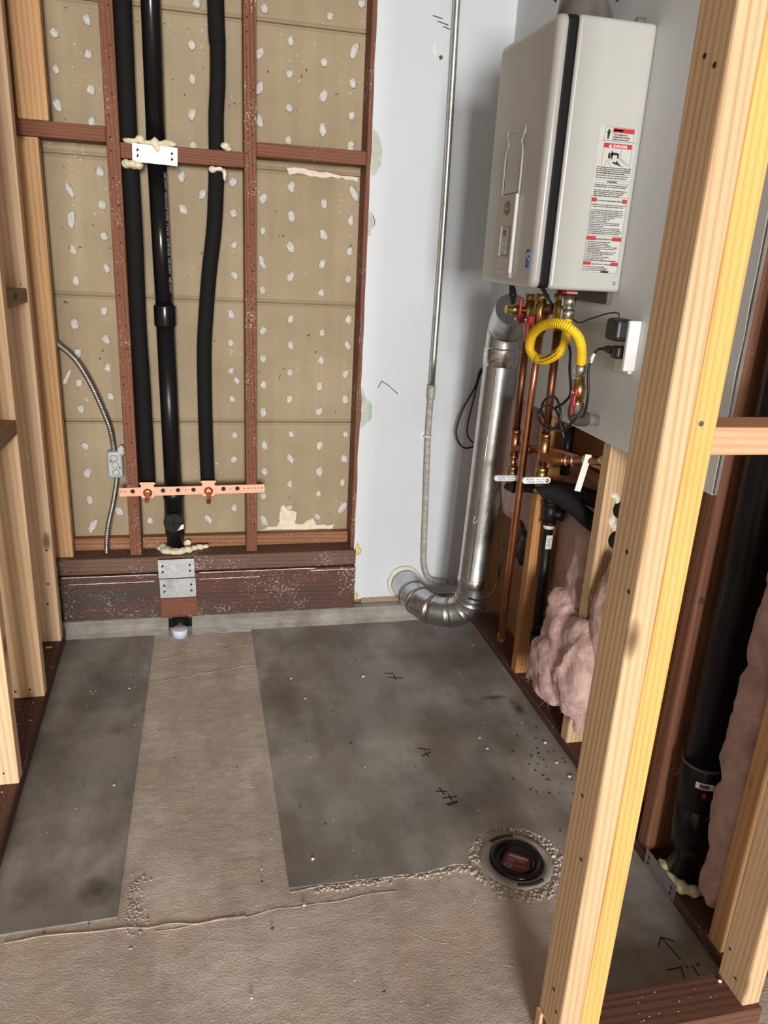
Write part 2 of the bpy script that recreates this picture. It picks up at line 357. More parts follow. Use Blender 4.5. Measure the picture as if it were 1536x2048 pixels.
M['label_red'] = plain('dark_red_label', (0.17, 0.028, 0.03), 0.35)
M['kraft'] = plain('brown_kraft_paper', (0.22, 0.11, 0.075), 0.85, var=0.15)
M['blacksheet'] = plain('black_plastic_sheet', (0.010, 0.010, 0.011), 0.28, var=0.1)
M['white_paint'] = plain('white_paint_run', (0.72, 0.70, 0.66), 0.7)
M['yellow_bit'] = plain('yellow_foam_bit', (0.66, 0.60, 0.18), 0.8, var=0.25, vscale=80, bmp=0.6)
def pink_mat():
    m, nt, b = new_mat('pink_glass_wool'); v = coords(nt)
    n = noise_n(nt, v, 14, 6, 0.7, 0.8)
    c = ramp(nt, n, [(0.28, (0.46, 0.25, 0.23)), (0.5, (0.66, 0.42, 0.38)), (0.75, (0.76, 0.60, 0.545))])
    nt.links.new(c, b.inputs['Base Color']); b.inputs['Roughness'].default_value = 1.0; b.inputs['Specular IOR Level'].default_value = 0.05
    b.inputs['Sheen Weight'].default_value = 0.25
    bump(nt, b, noise_n(nt, v, 70, 8, 0.75, 1.2), 0.9, 0.006); return m
M['pink'] = pink_mat()
M['ceil'] = plain('unfinished_ceiling_board', (0.42, 0.38, 0.33), 0.9)

# ------------------------------------------------------------------ floor
Y_BACK = 0.0
def floor_z(x, y):
    z = -0.0045 + 0.0008*noise.noise(Vector((x*28, y*28, 0))) + 0.0009*noise.noise(Vector((x*85, y*85, 3))) + 0.0008*noise.noise(Vector((x*140, y*140, 9)))
    d = math.hypot(x-0.91, y+1.285)                                # broken-out concrete round the drain
    if d < 0.15: z += 0.004*max(0, noise.noise(Vector((x*60, y*60, 5))))*(1 - d/0.15)
    if d < 0.055: z -= 0.12
    return z
fl = MB(); NX, NY = 230, 300
fl.grid(NX, NY, lambda u, v: Vector((-0.45+1.85*u, -2.05+1.98*v, floor_z(-0.45+1.85*u, -2.05+1.98*v))))
fl.box(-3.5, -0.45, -6.6, 0.3, -0.06, -0.005); fl.box(1.40, 4.0, -6.6, 0.3, -0.06, -0.005); fl.box(-0.45, 1.40, -6.6, -2.05, -0.06, -0.005)
floor = obj('floor', fl, M['infill'], loc=(0, 0, 0), kind='structure', label='rough brownish concrete floor with two smoother dark slabs')
def slab(poly, seed):
    # jagged outline, top at z=0
    out = []
    n = len(poly)
    for i in range(n):
        a = Vector((*poly[i][:2], 0)); b = Vector((*poly[(i+1) % n][:2], 0)); L = (b-a).length; k = max(1, int(L/0.02)); rough = poly[i][2] if len(poly[i]) > 2 else 0.0015
        nrm = Vector((-(b-a).y, (b-a).x, 0)).normalized()
        for j in range(k):
            p = a + (b-a)*(j/k); w_ = rough*noise.noise(Vector((p.x*40, p.y*40, seed)))*(0 if j == 0 else 1)
            out.append((p.x + nrm.x*w_, p.y + nrm.y*w_))
    return MB().prism(out, (0, 0, -0.02), (1, 0, 0), (0, 1, 0), 0.02)
obj('concrete_slab', slab([(-0.30, -1.30), (0.045, -1.292, 0.001), (0.054, -0.20, 0.001), (0.054, -0.085), (-0.30, -0.085)], 1), M['slab'], floor, label='smooth dark grey slab left of the brown strip')
arc = [(0.912+0.112*math.cos(math.radians(t))*1.0, -1.285+0.105*math.sin(math.radians(t)), 0.004) for t in (178, 150, 120, 90, 60, 30, 5)]
obj('concrete_slab', slab([(0.395, -1.277, 0.003), (0.56, -1.281, 0.004), (0.70, -1.285, 0.006), (0.765, -1.272, 0.008)] + arc +
    [(1.03, -1.345, 0.004), (0.985, -1.44, 0.006), (0.955, -1.52, 0.004), (0.945, -1.655), (1.2025, -1.655), (1.2025, -0.085), (0.387, -0.085, 0.001)], 2), M['slab'], floor, label='large smooth dark grey slab beside the drain')
# ridges where the trench edges were scraped
rd = MB()
for (a, b_, r) in ((p_[0], p_[1], p_[2]*0.45) for p_ in (((-0.16, -1.315, 0), (0.30, -1.335, 0), .0035), ((0.395, -1.287, 0), (0.75, -1.292, 0), .003), ((0.12, -1.338, -.001), (0.62, -1.32, -.001), .002), ((0.56, -1.39, -.002), (0.85, -1.57, -.002), .0022), ((0.05, -0.40, -.001), (0.385, -0.33, -.001), .0018), ((0.06, -0.26, -.001), (0.385, -0.19, -.001), .0015))):
    a = Vector(a); b_ = Vector(b_); pts = [a + (b_-a)*(k/24) + Vector((0, 0.011*noise.noise(Vector((k*0.3, r*999, 1))), -0.0028)) for k in range(25)]
    rd.tube(pts, [r*(0.6+0.6*abs(noise.noise(Vector((k*0.7, r*555, 2))))) for k in range(25)], 6)
obj('scraped_ridge', rd, M['infill'], floor, kind='stuff', label='thin raised ridges scraped into the rough concrete')
def ink(strokes, z, r, parent, name='ink_mark', mat='ink', plane=None, label=None):
    mb = MB()
    for st in strokes:
        for (a, b_) in zip(st[:-1], st[1:]):
            d = Vector((b_[0]-a[0], b_[1]-a[1])); L = max(d.length, 1e-5); n = Vector((-d.y, d.x))/L*r; e = d/L*r*0.6
            poly = [(a[0]-e.x+n.x, a[1]-e.y+n.y), (a[0]-e.x-n.x, a[1]-e.y-n.y), (b_[0]+e.x-n.x, b_[1]+e.y-n.y), (b_[0]+e.x+n.x, b_[1]+e.y+n.y)]
            if plane is None: mb.prism(poly, (0, 0, z), (1, 0, 0), (0, 1, 0), 0.0004)
            else: mb.prism(poly, (0, z, 0), (1, 0, 0), (0, 0, 1), 0.0004)
    return obj(name, mb, M[mat], parent, label=label)
ink([[(0.797, -0.850), (0.830, -0.862)], [(0.800, -0.885), (0.828, -0.872)], [(0.812, -0.866), (0.817, -0.890)],
     [(0.797, -1.030), (0.824, -1.036)], [(0.808, -1.018), (0.814, -1.048)], [(0.806, -1.058), (0.842, -1.058)], [(0.824, -1.047), (0.826, -1.070)], [(0.808, -1.082), (0.838, -1.074)], [(0.812, -1.086), (0.838, -1.078)],
     [(0.793, -0.448), (0.822, -0.456)], [(0.803, -0.474), (0.845, -0.486)], [(0.820, -0.466), (0.822, -0.492)]], 0.0002, 0.0016, floor, label='black cross marks drawn on the slab')
ink([[(1.137, -1.590), (1.128, -1.535)], [(1.128, -1.535), (1.112, -1.552)], [(1.128, -1.535), (1.150, -1.549)],
     [(1.098, -1.606), (1.128, -1.606), (1.118, -1.634)], [(1.140, -1.604), (1.139, -1.609)], [(1.152, -1.607), (1.152, -1.628)], [(1.164, -1.604), (1.163, -1.608)], [(1.169, -1.604), (1.168, -1.608)],
     [(1.085, -1.634), (1.075, -1.640), (1.087, -1.650)], [(1.092, -1.640), (1.110, -1.640)], [(1.101, -1.636), (1.101, -1.650)], [(1.112, -1.645), (1.122, -1.646)]], 0.0002, 0.0014, floor, label='arrow and 7 foot 1 measurement written on the floor')
# concrete curb under the back wall, with a notch where the drain goes down
def curb(x0, x1, seed):
    mb = MB()
    nx = int((x1-x0)/0.012)
    prof = [(-0.020, 0.045), (-0.046, 0.043), (-0.062, 0.030), (-0.076, 0.012), (-0.098, -0.004), (-0.02, -0.01)]
    def fn(u, v):
        i = min(len(prof)-2, int(v*(len(prof)-1))); t = v*(len(prof)-1)-i
        y = prof[i][0]*(1-t)+prof[i+1][0]*t; z = prof[i][1]*(1-t)+prof[i+1][1]*t; x = x0+(x1-x0)*u
        n = noise.noise(Vector((x*22, v*4, seed)))*0.006 + noise.noise(Vector((x*70, v*9, seed)))*0.003
        return Vector((x, y + (n if y < -0.03 else 0), z + (n*0.6 if 0.0 < z < 0.043 else 0)))
    mb.grid(nx, 20, fn, smooth=False)
    return mb
cb = empty('trim_1', (0.4, -0.06, 0), kind='structure', label='pale chipped concrete curb along the foot of the back wall')
obj('curb_section', curb(-0.30, 0.102, 3), M['curb'], cb)
obj('curb_section', curb(0.182, 1.203, 8), M['curb'], cb)

# ------------------------------------------------------------------ back wall
wb = empty('wall_back', (0.35, 0, 0), kind='structure', label='opened-up back wall of brown lath board between old red studs, white drywall at right')
Z0 = 0.3057; H = 0.4064
panels = []
for k in range(5):
    z0 = Z0+k*H; z1 = z0+H
    p = MB()
    if k == 0: z0 -= 0.03
    # sheet with rounded paper edges, so neighbouring sheets meet in a V joint
    prof = [(0.102, z0+0.0006), (0.0965, z0+0.001), (0.0930, z0+0.0035), (0.0926, z0+0.0055), (0.0950, z0+0.0085), (0.0920, z0+0.0115), (0.0920, z1-0.0100), (0.0945, z1-0.0075), (0.0926, z1-0.0050), (0.0930, z1-0.0030), (0.0965, z1-0.001), (0.102, z1-0.0006)]
    p.prism([(a[0], a[1]) for a in prof], (-0.34, 0, 0), (0, 1, 0), (0, 0, 1), 1.12)
    panels.append(obj('board_panel', p, M['lath'], wb))
obj('lath_backing', MB().box(-0.34, 0.78, 0.1025, 0.106, 0.2, 2.45), M['lath'], wb)  # panel added behind the boards so no light leaks through the joints
panels_z = [Z0+k*H for k in range(5)]
KEYS = [(-0.059,1.882,1),(-0.151,1.84,1),(-0.062,1.795,1),(-0.154,1.748,1),(-0.062,1.703,1),(-0.156,1.655,1),(-0.064,1.616,1),(-0.05,1.483,1),(-0.142,1.427,2),(-0.05,1.389,1),(-0.141,1.342,2),(-0.049,1.299,1),(-0.143,1.254,1),(-0.048,1.205,1),(-0.142,1.162,1),(-0.062,1.073,1),(-0.155,1.03,1),(0.247,1.957,1),(0.23,1.849,1),(0.229,1.758,1),(0.227,1.663,1),(0.228,1.574,1),(0.19,1.486,1),(0.252,1.44,1),(0.19,1.391,1),(0.347,1.481,1),(0.347,1.39,1),(0.348,1.294,1),(0.347,1.201,1),(0.335,1.076,1),(-0.062,0.984,1),(-0.154,0.935,1),(-0.063,0.892,1),(-0.156,0.841,1),(-0.061,0.797,1),(-0.155,0.755,1),(-0.152,0.629,1),(-0.151,0.534,1),(-0.15,0.439,1),(-0.056,0.394,1),(-0.146,0.342,2),(0.334,0.983,1),(0.334,0.89,1),(0.351,0.858,1),(0.335,0.793,1),(0.343,0.667,1),(0.34,0.578,1),(0.339,0.398,1),(0.246,0.359,1),(0.045,0.357,1),(0.443,1.965,1),(0.641,1.965,1),(0.737,2.009,1),(0.522,1.889,1),(0.428,1.846,1),(0.626,1.842,1),(0.719,1.881,2),(0.52,1.8,1),(0.429,1.754,1),(0.626,1.749,1),(0.718,1.793,1),(0.52,1.706,1),(0.429,1.661,1),(0.626,1.654,1),(0.717,1.702,1),(0.518,1.615,1),(0.718,1.612,1),(0.53,1.48,1),(0.733,1.475,2),(0.439,1.44,1),(0.637,1.437,1),(0.531,1.392,1),(0.727,1.391,1),(0.439,1.343,1),(0.636,1.342,1),(0.53,1.298,1),(0.727,1.294,1),(0.437,1.245,2),(0.636,1.25,1),(0.53,1.205,1),(0.726,1.205,1),(0.438,1.158,1),(0.635,1.157,1),(0.533,1.068,1),(0.73,1.073,1),(0.441,1.026,1),(0.641,1.025,1),(0.534,0.98,1),(0.731,0.985,1),(0.639,0.932,1),(0.441,0.934,1),(0.533,0.888,1),(0.728,0.886,1),(0.637,0.841,1),(0.441,0.844,1),(0.533,0.795,1),(0.73,0.796,1),(0.638,0.751,1),(0.441,0.749,1),(0.539,0.669,1),(0.736,0.67,1),(0.643,0.628,1),(0.446,0.629,1),(0.538,0.58,1),(0.733,0.578,1),(0.645,0.531,1),(0.446,0.533,1),(0.538,0.484,1),(0.731,0.488,1),(0.642,0.446,1),(0.443,0.441,1),(0.734,0.389,2),(0.538,0.393,1),(0.641,0.357,1),(0.444,0.346,2)]
key_me = []
for s in range(5):
    mb = MB().blob((0, 0, 0), (0.0115, 0.007, 0.0135), s, 0.45, 1.7, 2); mb.blob((0.002, -0.002, 0.004), (0.007, 0.007, 0.007), s+9, 0.5, 2, 1)
    bm = mb.bm; me = bpy.data.meshes.new('plaster_key'); bm.to_mesh(me); bm.free(); me.materials.append(M['plaster']); key_me.append(me)
for i, (x, z, big) in enumerate(KEYS):
    k = max(0, min(4, int((z-Z0)/H))); par = panels[k]
    o = bpy.data.objects.new('plaster_key', key_me[i % 5]); COL.objects.link(o); o.parent = par
    o.location = Vector((x, 0.0905, z)) - ORG[par.name]
    o.rotation_euler = (0, random.uniform(-0.6, 0.6), 0); s = random.uniform(0.95, 1.2)
    o.scale = (s, s, s*(1.75 if big == 2 else random.uniform(0.9, 1.25)))
def stud(x0, x1, y0, y1, z0, z1, mat, parent, bev=0.0025, name='stud', label=None, bow=0.0, seed=1):
    mb = MB(); mb.box(x0, x1, y0, y1, z0, z1, bev, 2)
    return obj(name, mb, M[mat] if isinstance(mat, str) else mat, parent, label=label)
ZS = 0.2625
s1 = stud(-0.0185, 0.0195, 0.0, 0.0915, ZS, 2.45, 'red_z', wb, label='old red stud left of the pipes')
s2 = stud(0.376, 0.413, 0.0, 0.0915, ZS, 2.45, 'red_z', wb, label='old red stud right of the pipes')
stud(0.7525, 0.795, 0.0, 0.0915, ZS, 2.45, 'red_z', wb, label='old stud edge showing beside the white drywall')
stud(-0.292, -0.203, 0.002, 0.040, ZS, 1.556, 'fir_golden', wb, label='newer corner stud, lower length')
stud(-0.252, -0.170, 0.002, 0.040, 1.600, 2.45, 'fir_golden', wb, label='newer corner stud, upper length')
stud(-0.315, -0.213, 0.045, 0.0915, ZS, 2.45, 'redbrown_z', wb)
stud(-0.256, -0.0187, -0.003, 0.0915, 1.557, 1.599, 'red_x', wb, name='fire_block', label='dark red block crossing the corner stud')
stud(0.0197, 0.3758, 0.0, 0.0915, 1.518, 1.561, 'red_x', wb, name='fire_block', label='red block the black pipes pass through')
stud(0.4132, 0.7523, 0.0, 0.0915, 1.552, 1.592, 'red_x', wb, name='fire_block', label='red block in the right bay')
# things at the foot of the wall: plate, ledge and deep sill
stud(-0.34, 0.752, 0.060, 0.0915, ZS, 0.3055, 'brown_x', wb, name='bottom_plate')
stud(-0.40, 0.770, -0.022, 0.0915, 0.205, ZS-0.0003, 'ledge_x', wb, name='ledge_board', bev=0.004)
stud(-0.40, 0.7675, -0.040, 0.0915, 0.032, 0.2045, 'plate_x', wb, name='sill_beam', bev=0.004)
stud(0.079, 0.201, -0.049, -0.0405, 0.043, 0.116, 'red_x', wb, name='patch_board', bev=0.001)
mb = MB()
for (x0, x1, z, y) in ((0.21, 0.62, 0.2055, -0.0405), (-0.24, 0.07, 0.205, -0.0405), (0.60, 0.765, 0.196, -0.0405), (0.21, 0.42, 0.181, -0.0402), (-0.22, 0.06, 0.1795, -0.0402)):
    n = 30; pts = [(x0+(x1-x0)*i/n, y+0.001, z+0.0012*noise.noise(Vector((i*0.5, z*50, 0)))) for i in range(n+1)]
    mb.tube(pts, [0.0012+0.0014*abs(noise.noise(Vector((i*0.4, z*80, 2)))) for i in range(n+1)], 6)
obj('plaster_streak', mb, M['white_paint'], wb, kind='stuff', label='thin pale plaster lines along the sill')
# nail holes and nail heads in the studs
def nail_holes(pts, parent, face='y', r=0.0028, name='nail_holes', mat='ink', depth=0.0006):
    mb = MB()
    for p in pts:
        ax = {'y': (0, -1, 0), 'x': (-1, 0, 0)}[face]
        mb.lathe(p, ax, [(0, r), (depth, r*0.85)], 8)
    return obj(name, mb, M[mat], parent, kind='stuff')
random.seed(3)
nail_holes([(random.choice((-0.008, 0.006))+random.uniform(-.002, .002), 0.0, 0.4+0.062*i+random.uniform(-.02, .02)) for i in range(25)], s1)
nail_holes([(0.394+random.choice((-0.009, 0.008))+random.uniform(-.002, .002), 0.0, 0.32+0.052*i+random.uniform(-.018, .018)) for i in range(32)], s2)
# patches where the paper face tore away
def ragged(pts, amp, seed, k=5):
    out = []
    for i in range(len(pts)):
        a = Vector(pts[i]); b_ = Vector(pts[(i+1) % len(pts)])
        for j in range(k):
            p = a.lerp(b_, j/k); d = noise.noise(Vector((p.x*60, p.y*60, seed)))*amp; d2 = noise.noise(Vector((p.x*60+7, p.y*60, seed)))*amp
            out.append((p.x+d, p.y+d2))
    return out
obj('torn_patch', MB().prism(ragged([(0.430, 0.3075), (0.70, 0.3075), (0.705, 0.322), (0.635, 0.324), (0.628, 0.352), (0.605, 0.343), (0.585, 0.326), (0.56, 0.328), (0.562, 0.37), (0.545, 0.385), (0.53, 0.382), (0.522, 0.402), (0.508, 0.402), (0.502, 0.366), (0.497, 0.325), (0.455, 0.317)], 0.006, 3), (0, 0.0925, 0), (1, 0, 0), (0, 0, 1), 0.0012), M['torn'], panels[0], label='pale torn gypsum patch low in the right bay')
obj('torn_patch', MB().prism(ragged([(0.515, 1.535), (0.56, 1.537), (0.62, 1.530), (0.745, 1.522), (0.745, 1.511), (0.66, 1.518), (0.62, 1.513), (0.55, 1.523), (0.52, 1.516)], 0.005, 4), (0, 0.0925, 0), (1, 0, 0), (0, 0, 1), 0.0016), M['torn'], panels[2], label='torn gypsum strip under the right block')
obj('torn_patch', MB().prism(ragged([(0.272, 0.2645), (0.318, 0.2655), (0.300, 0.287), (0.278, 0.292)], 0.002, 6), (0, 0.058, 0), (1, 0, 0), (0, 0.25, 0.97), 0.0012), M['chip'], wb)
obj('torn_patch', MB().prism(ragged([(-0.208, 0.838), (-0.196, 0.838), (-0.176, 0.885), (-0.184, 0.880)], 0.002, 6), (0, 0.0925, 0), (1, 0, 0), (0, 0, 1), 0.0012), M['torn'], panels[1])
# white drywall at the right of the back wall, ragged left edge
edge = [(0.7645, 0.060)]
z = 0.06
while z < 2.44:
    z += 0.03; edge.append((0.7645+0.003*noise.noise(Vector((z*9, 0, 4)))+(0.009 if 0.72 < z < 0.86 else 0)*(1-abs(z-0.79)/0.07), z))
dry = MB().prism([(1.2065, 0.066), (1.2065, 2.45)] + [(e[0], min(e[1], 2.45)) for e in edge[::-1]], (0, -0.0005, 0), (1, 0, 0), (0, 0, 1), 0.0115)
dw = obj('drywall_sheet', dry, M['drywall'], wb, label='bluish white drywall right of the lath boards')
def patch(poly, mat, name, parent, amp=0.004, seed=1, label=None, y=-0.0121, d=0.0006):
    return obj(name, MB().prism(ragged(poly, amp, seed, 4), (0, y, 0), (1, 0, 0), (0, 0, 1), d), M[mat], parent, label=label)
patch([(0.766, 1.655), (0.785, 1.64), (0.799, 1.60), (0.796, 1.555), (0.782, 1.528), (0.768, 1.522)], 'patch', 'skim_patch', dw, seed=2)
patch([(0.764, 1.42), (0.778, 1.41), (0.782, 1.375), (0.772, 1.345), (0.765, 1.345)], 'patch', 'skim_patch', dw, seed=3)
patch([(0.768, 0.86), (0.777, 0.836), (0.800, 0.795), (0.803, 0.762), (0.79, 0.735), (0.770, 0.715)], 'patch', 'skim_patch', dw, seed=5)
patch([(0.794, 0.815), (0.806, 0.793), (0.806, 0.755), (0.797, 0.735), (0.794, 0.765)], 'green', 'green_patch', dw, 0.003, 6, y=-0.0127)
ink([[(0.824, 0.858), (0.835, 0.880), (0.860, 0.865), (0.895, 0.836)], [(0.774, 1.414), (0.786, 1.39), (0.784, 1.376)], [(0.935, 1.975), (0.965, 1.97)], [(0.95, 1.962), (0.985, 1.955)], [(0.97, 1.95), (0.99, 1.945)]], -0.0121, 0.0012, dw, plane='y', label='black pencil ticks on the white drywall')
obj('wall_plug', MB().lathe((0.968, -0.012, 1.868), (0, -1, 0), [(0, 0.006), (0.004, 0.005), (0.005, 0.0025)], 12), M['iron_grey'], dw)
patch([(0.940, 1.905), (0.947, 1.905), (0.952, 1.87), (0.948, 1.865)], 'white_print', 'paint_smear', dw, 0.003, 8)
stud(1.2068, 1.32, -0.002, 0.0915, -0.02, 2.45, 'redbrown_z', wb, bev=0, label='filler box added at the right end of the back wall against a light leak')  # filler box closing the corner gap where light leaked in
# bare strip below the drywall
stud(0.770, 1.2065, 0.0, 0.0915, 0.036, 2.45, 'brown_x', wb, name='framing_behind_drywall', bev=0)
obj('bare_strip', MB().box(0.80, 1.19, -0.014, -0.001, 0.040, 0.0655, 0.001), plain('bare_tan_strip', (0.34, 0.26, 0.18), 0.9, var=0.25, vscale=60), wb)

# ------------------------------------------------------------------ left wall
wl = empty('wall_left', (-0.27, -0.8, 0), kind='structure', label='open stud partition on the left, pale new studs on a dark plate')
LX = -0.0
stud(-0.325, -0.232, -0.173, -0.135, 0.0393, 2.45, 'fir_pink', wl, label='pinkish stud nearest the back wall')
st2 = stud(-0.312, -0.2245, -0.504, -0.466, 0.0393, 2.45, 'fir_pale', wl, label='pale wide stud in the middle of the left wall')
stud(-0.304, -0.2145, -0.889, -0.851, 0.0393, 2.45, 'fir_pale', wl, label='nearest stud of the left wall, at the edge of the picture')
stud(-0.326, -0.2355, -0.4655, -0.1735, 1.112, 1.150, 'fir_y', wl, name='fire_block', label='upper block between left studs')
stud(-0.315, -0.224, -0.8505, -0.5045, 0.810, 0.848, 'fir_y', wl, name='fire_block', label='lower block between left studs')
pl = MB().box(-0.325, -0.2325, -0.098, -1.9, 0.0, 0.039, 0.003)
for v in pl.bm.verts: v.co.x += 0.020*max(0, (-v.co.y-0.1))/0.9
obj('sole_plate', pl, M['plate_y'], wl, label='dark reddish brown plate under the left studs')
nail_holes([(-0.30, -0.5045, 0.062), (-0.262, -0.5045, 0.066), (-0.262, -0.1735, 0.175), (-0.255, -0.1735, 0.245), (-0.25, -0.1735, 0.36)], wl, r=0.0035)
nail_holes([(-0.275, -0.174, 0.66), (-0.250, -0.174, 1.16), (-0.272, -0.8895, 0.07), (-0.246, -0.8895, 0.073), (-0.262, -0.174, 1.45)], wl, r=0.003, name='nail_heads', mat='chrome', depth=0.001)

# ------------------------------------------------------------------ right wall
wr = empty('wall_right', (1.25, -0.7, 0), kind='structure', label='right wall, grey drywall above an opened stud cavity')
XF = 1.207; XB = 1.2975
sa = stud(XF, XB, -0.545, -0.507, 0.0225, 2.45, 'orange_stud', wr, label='amber stud behind the black iron gas pipe')
sc_ = stud(XF, XB, -0.921, -0.884, 0.0225, 2.45, 'fir_tan', wr, label='tan stud drilled for the insulated pipes')
sd = stud(XF, XB, -1.335, -1.297, 0.0225, 2.45, 'redbrown_z', wr, bev=0.006, label='old red brown stud left of the big black drain')
se = stud(XF, XB, -1.608, -1.570, 0.0225, 2.45, 'fir_golden', wr, label='narrow yellow stud right of the pink batt')
obj('sole_plate', MB().box(1.2035, 1.295, -1.654, -0.099, -0.002, 0.022, 0.003), M['plate_y'], wr, label='dark plate along the foot of the right wall')
drr = MB().prism([(-0.0125, 0.889), (-0.30, 0.889), (-1.0, 0.884)] + [(-1.327+0.005*noise.noise(Vector((i*0.9, 0, 0))), 0.884+i*0.06) for i in range(26)] + [(-1.327, 2.45), (-0.0125, 2.45)], (1.1995, 0, 0), (0, 1, 0), (0, 0, 1), 0.0072)
obj('shaded_gypsum_edge', MB().box(1.1998, 1.2067, -1.3345, -1.3325, 0.886, 2.45), M['curb'], wr)  # grey gypsum edge, darkened to stand for shade on the drywall end
dr = obj('drywall_sheet', drr, M['drywall_r'], wr, label='grey white drywall the water heater hangs on')
for i, (z0, z1) in enumerate(((-0.05, 0.30), (0.302, 0.60), (0.602, 0.90), (0.902, 1.2), (1.202, 1.6), (1.602, 2.0), (2.002, 2.45))):
    obj('sheathing_board', MB().box(1.303, 1.320, -1.66, 0.08, z0, z1, 0.002), M['orange_board'], wr)
obj('cross_block', MB().box(1.262, XB, -0.8835, -0.5455, 0.73, 0.768, 0.002), M['orange_board'], wr, label='brown block across the cavity behind the copper elbows')
nail_holes([(XF+0.03, -0.9215, 0.06), (XF+0.05, -0.9215, 0.067)], sc_, r=0.004, name='nail_heads', mat='white_pl', depth=0.001)
nail_holes([(XF+0.02, -0.5455, 0.055), (XF+0.045, -0.5455, 0.06)], sa, r=0.003)
nail_holes([(XF+0.035, -1.3355, 0.335), (XF+0.012, -1.3355, 0.66)], sd, r=0.007, name='nail_heads', mat='iron_grey', depth=0.002)

# ------------------------------------------------------------------ front stub wall with the big post
wf = empty('wall_front', (1.0, -1.7, 0), kind='structure', label='short new stud wall in the right foreground')
PX0, PX1, PX2 = 0.7965, 0.8345, 0.8705
fp = MB(); fp.box(PX0, PX1-0.0002, -1.736, -1.661, 0.0392, 2.45, 0.004, 2); p1 = obj('stud', fp, M['fir_tan'], wf, label='left board of the doubled post, broad brown side')
# second board of the post, in orange fir
obj('stud', MB().box(PX1, PX2, -1.736, -1.661, 0.0392, 2.45, 0.003, 2), M['fir_orange'], wf, label='right board of the doubled post, orange face')
rs = obj('stud', MB().box(1.164, 1.201, -1.728, -1.657, 0.0392, 2.45, 0.004, 2), M['fir_tan'], wf, label='stud at the right end of the front plate')
obj('fire_block', MB().box(PX2+0.0003, 1.1637, -1.732, -1.664, 1.073, 1.110, 0.003, 2), M['fir_x'], wf, label='salmon block between post and right stud')
obj('sole_plate', MB().box(0.7955, 1.2025, -1.738, -1.656, 0.0, 0.039, 0.003), M['plate_f'], wf, label='dusty dark plate under the front studs')
nail_holes([(PX0, -1.690, 1.525), (PX0, -1.712, 1.512), (PX0, -1.70, 0.93), (PX0, -1.72, 0.88), (PX0, -1.69, 0.52), (PX0, -1.715, 0.42), (PX0, -1.70, 0.13), (PX0, -1.718, 0.10)], p1, face='x', r=0.0035)
nail_holes([(PX1+0.012, -1.736, 1.116)], wf, r=0.0042, name='nail_heads', mat='chrome', depth=0.0015)
nail_holes([(1.164, -1.672, 0.115), (1.164, -1.70, 0.075)], rs, face='x', r=0.003)
obj('wood_splinter', MB().box(0.789, 0.7955, -1.684, -1.668, 0.0, 0.052, 0.001), M['fir_tan'], wf)

# ------------------------------------------------------------------ outer wall of the next room and unseen ceiling, added to block sky light
obj('wall_outer', MB().box(-2.3, -2.2, -6.6, 0.2, 0, 2.45), M['ceil'], kind='structure', label='plain far wall beyond the left studs, extended to block sky light')
obj('ceiling', MB().box(-3.5, 4.0, -6.6, 0.3, 2.451, 2.50), M['ceil'], loc=(0, 0, 2.451), kind='structure', label='unseen ceiling above the framing, added to block sky light')

# ------------------------------------------------------------------ pipes in the back wall
def corr(pts, r0, r1, pitch):
    L = [0]
    for a, b_ in zip(pts[:-1], pts[1:]): L.append(L[-1]+(Vector(b_)-Vector(a)).length)
    n = int(L[-1]/pitch*4); out = []; rr = []; j = 0
    for i in range(n+1):
        t = L[-1]*i/n
        while j < len(L)-2 and L[j+1] < t: j += 1
        f = (t-L[j])/max(1e-9, L[j+1]-L[j]); out.append(Vector(pts[j]).lerp(Vector(pts[j+1]), min(1, f)))
        rr.append((r1, (r0+r1)/2, r0, (r0+r1)/2)[i % 4])
    return out, rr
t = empty('insulated_pipe', (0.045, 0.045, 0.5), 'black foam insulated pipe on the left, next to the left red stud', 'pipe', 'foam insulated water pipes in the back wall')
obj('insulation_sleeve', MB().tube(spline([(0.043, 0.045, 2.44), (0.043, 0.045, 1.93), (0.041, 0.045, 1.562)], 6), 0.0252, 20), M['rubber'], t)
obj('insulation_sleeve', MB().tube(spline([(0.042, 0.045, 1.517), (0.044, 0.045, 1.302), (0.042, 0.045, 1.027), (0.046, 0.045, 0.825), (0.048, 0.045, 0.512)], 6), 0.0252, 20), M['rubber'], t)
obj('copper_stub', MB().tube(spline([(0.048, 0.045, 0.512), (0.049, 0.040, 0.494), (0.049, 0.022, 0.490), (0.049, -0.012, 0.488), (0.050, -0.045, 0.486), (0.050, -0.075, 0.484)], 5), 0.0078, 14), M['copper_d'], t)
t = empty('insulated_pipe', (0.25, 0.045, 0.5), 'black foam insulated pipe on the right, bending towards the centre', 'pipe', 'foam insulated water pipes in the back wall')
obj('insulation_sleeve', MB().tube(spline([(0.298, 0.045, 2.44), (0.300, 0.045, 1.959), (0.303, 0.045, 1.85)], 6), 0.0245, 20), M['rubber'], t)
obj('insulation_sleeve', MB().tube(spline([(0.304, 0.044, 1.853), (0.302, 0.045, 1.75), (0.296, 0.045, 1.657), (0.295, 0.045, 1.562)], 6), 0.0230, 20), M['rubber'], t)
obj('insulation_sleeve', MB().tube(spline([(0.294, 0.045, 1.517), (0.293, 0.045, 1.474), (0.284, 0.045, 1.34), (0.266, 0.045, 1.204), (0.252, 0.045, 1.06), (0.246, 0.045, 0.974), (0.244, 0.045, 0.88), (0.244, 0.045, 0.703), (0.247, 0.045, 0.512)], 6), 0.0240, 20), M['rubber'], t)
obj('copper_stub', MB().tube(spline([(0.247, 0.045, 0.512), (0.249, 0.040, 0.494), (0.249, 0.022, 0.488), (0.249, -0.012, 0.484), (0.249, -0.045, 0.480), (0.248, -0.075, 0.476)], 5), 0.0078, 14), M['copper_d'], t)
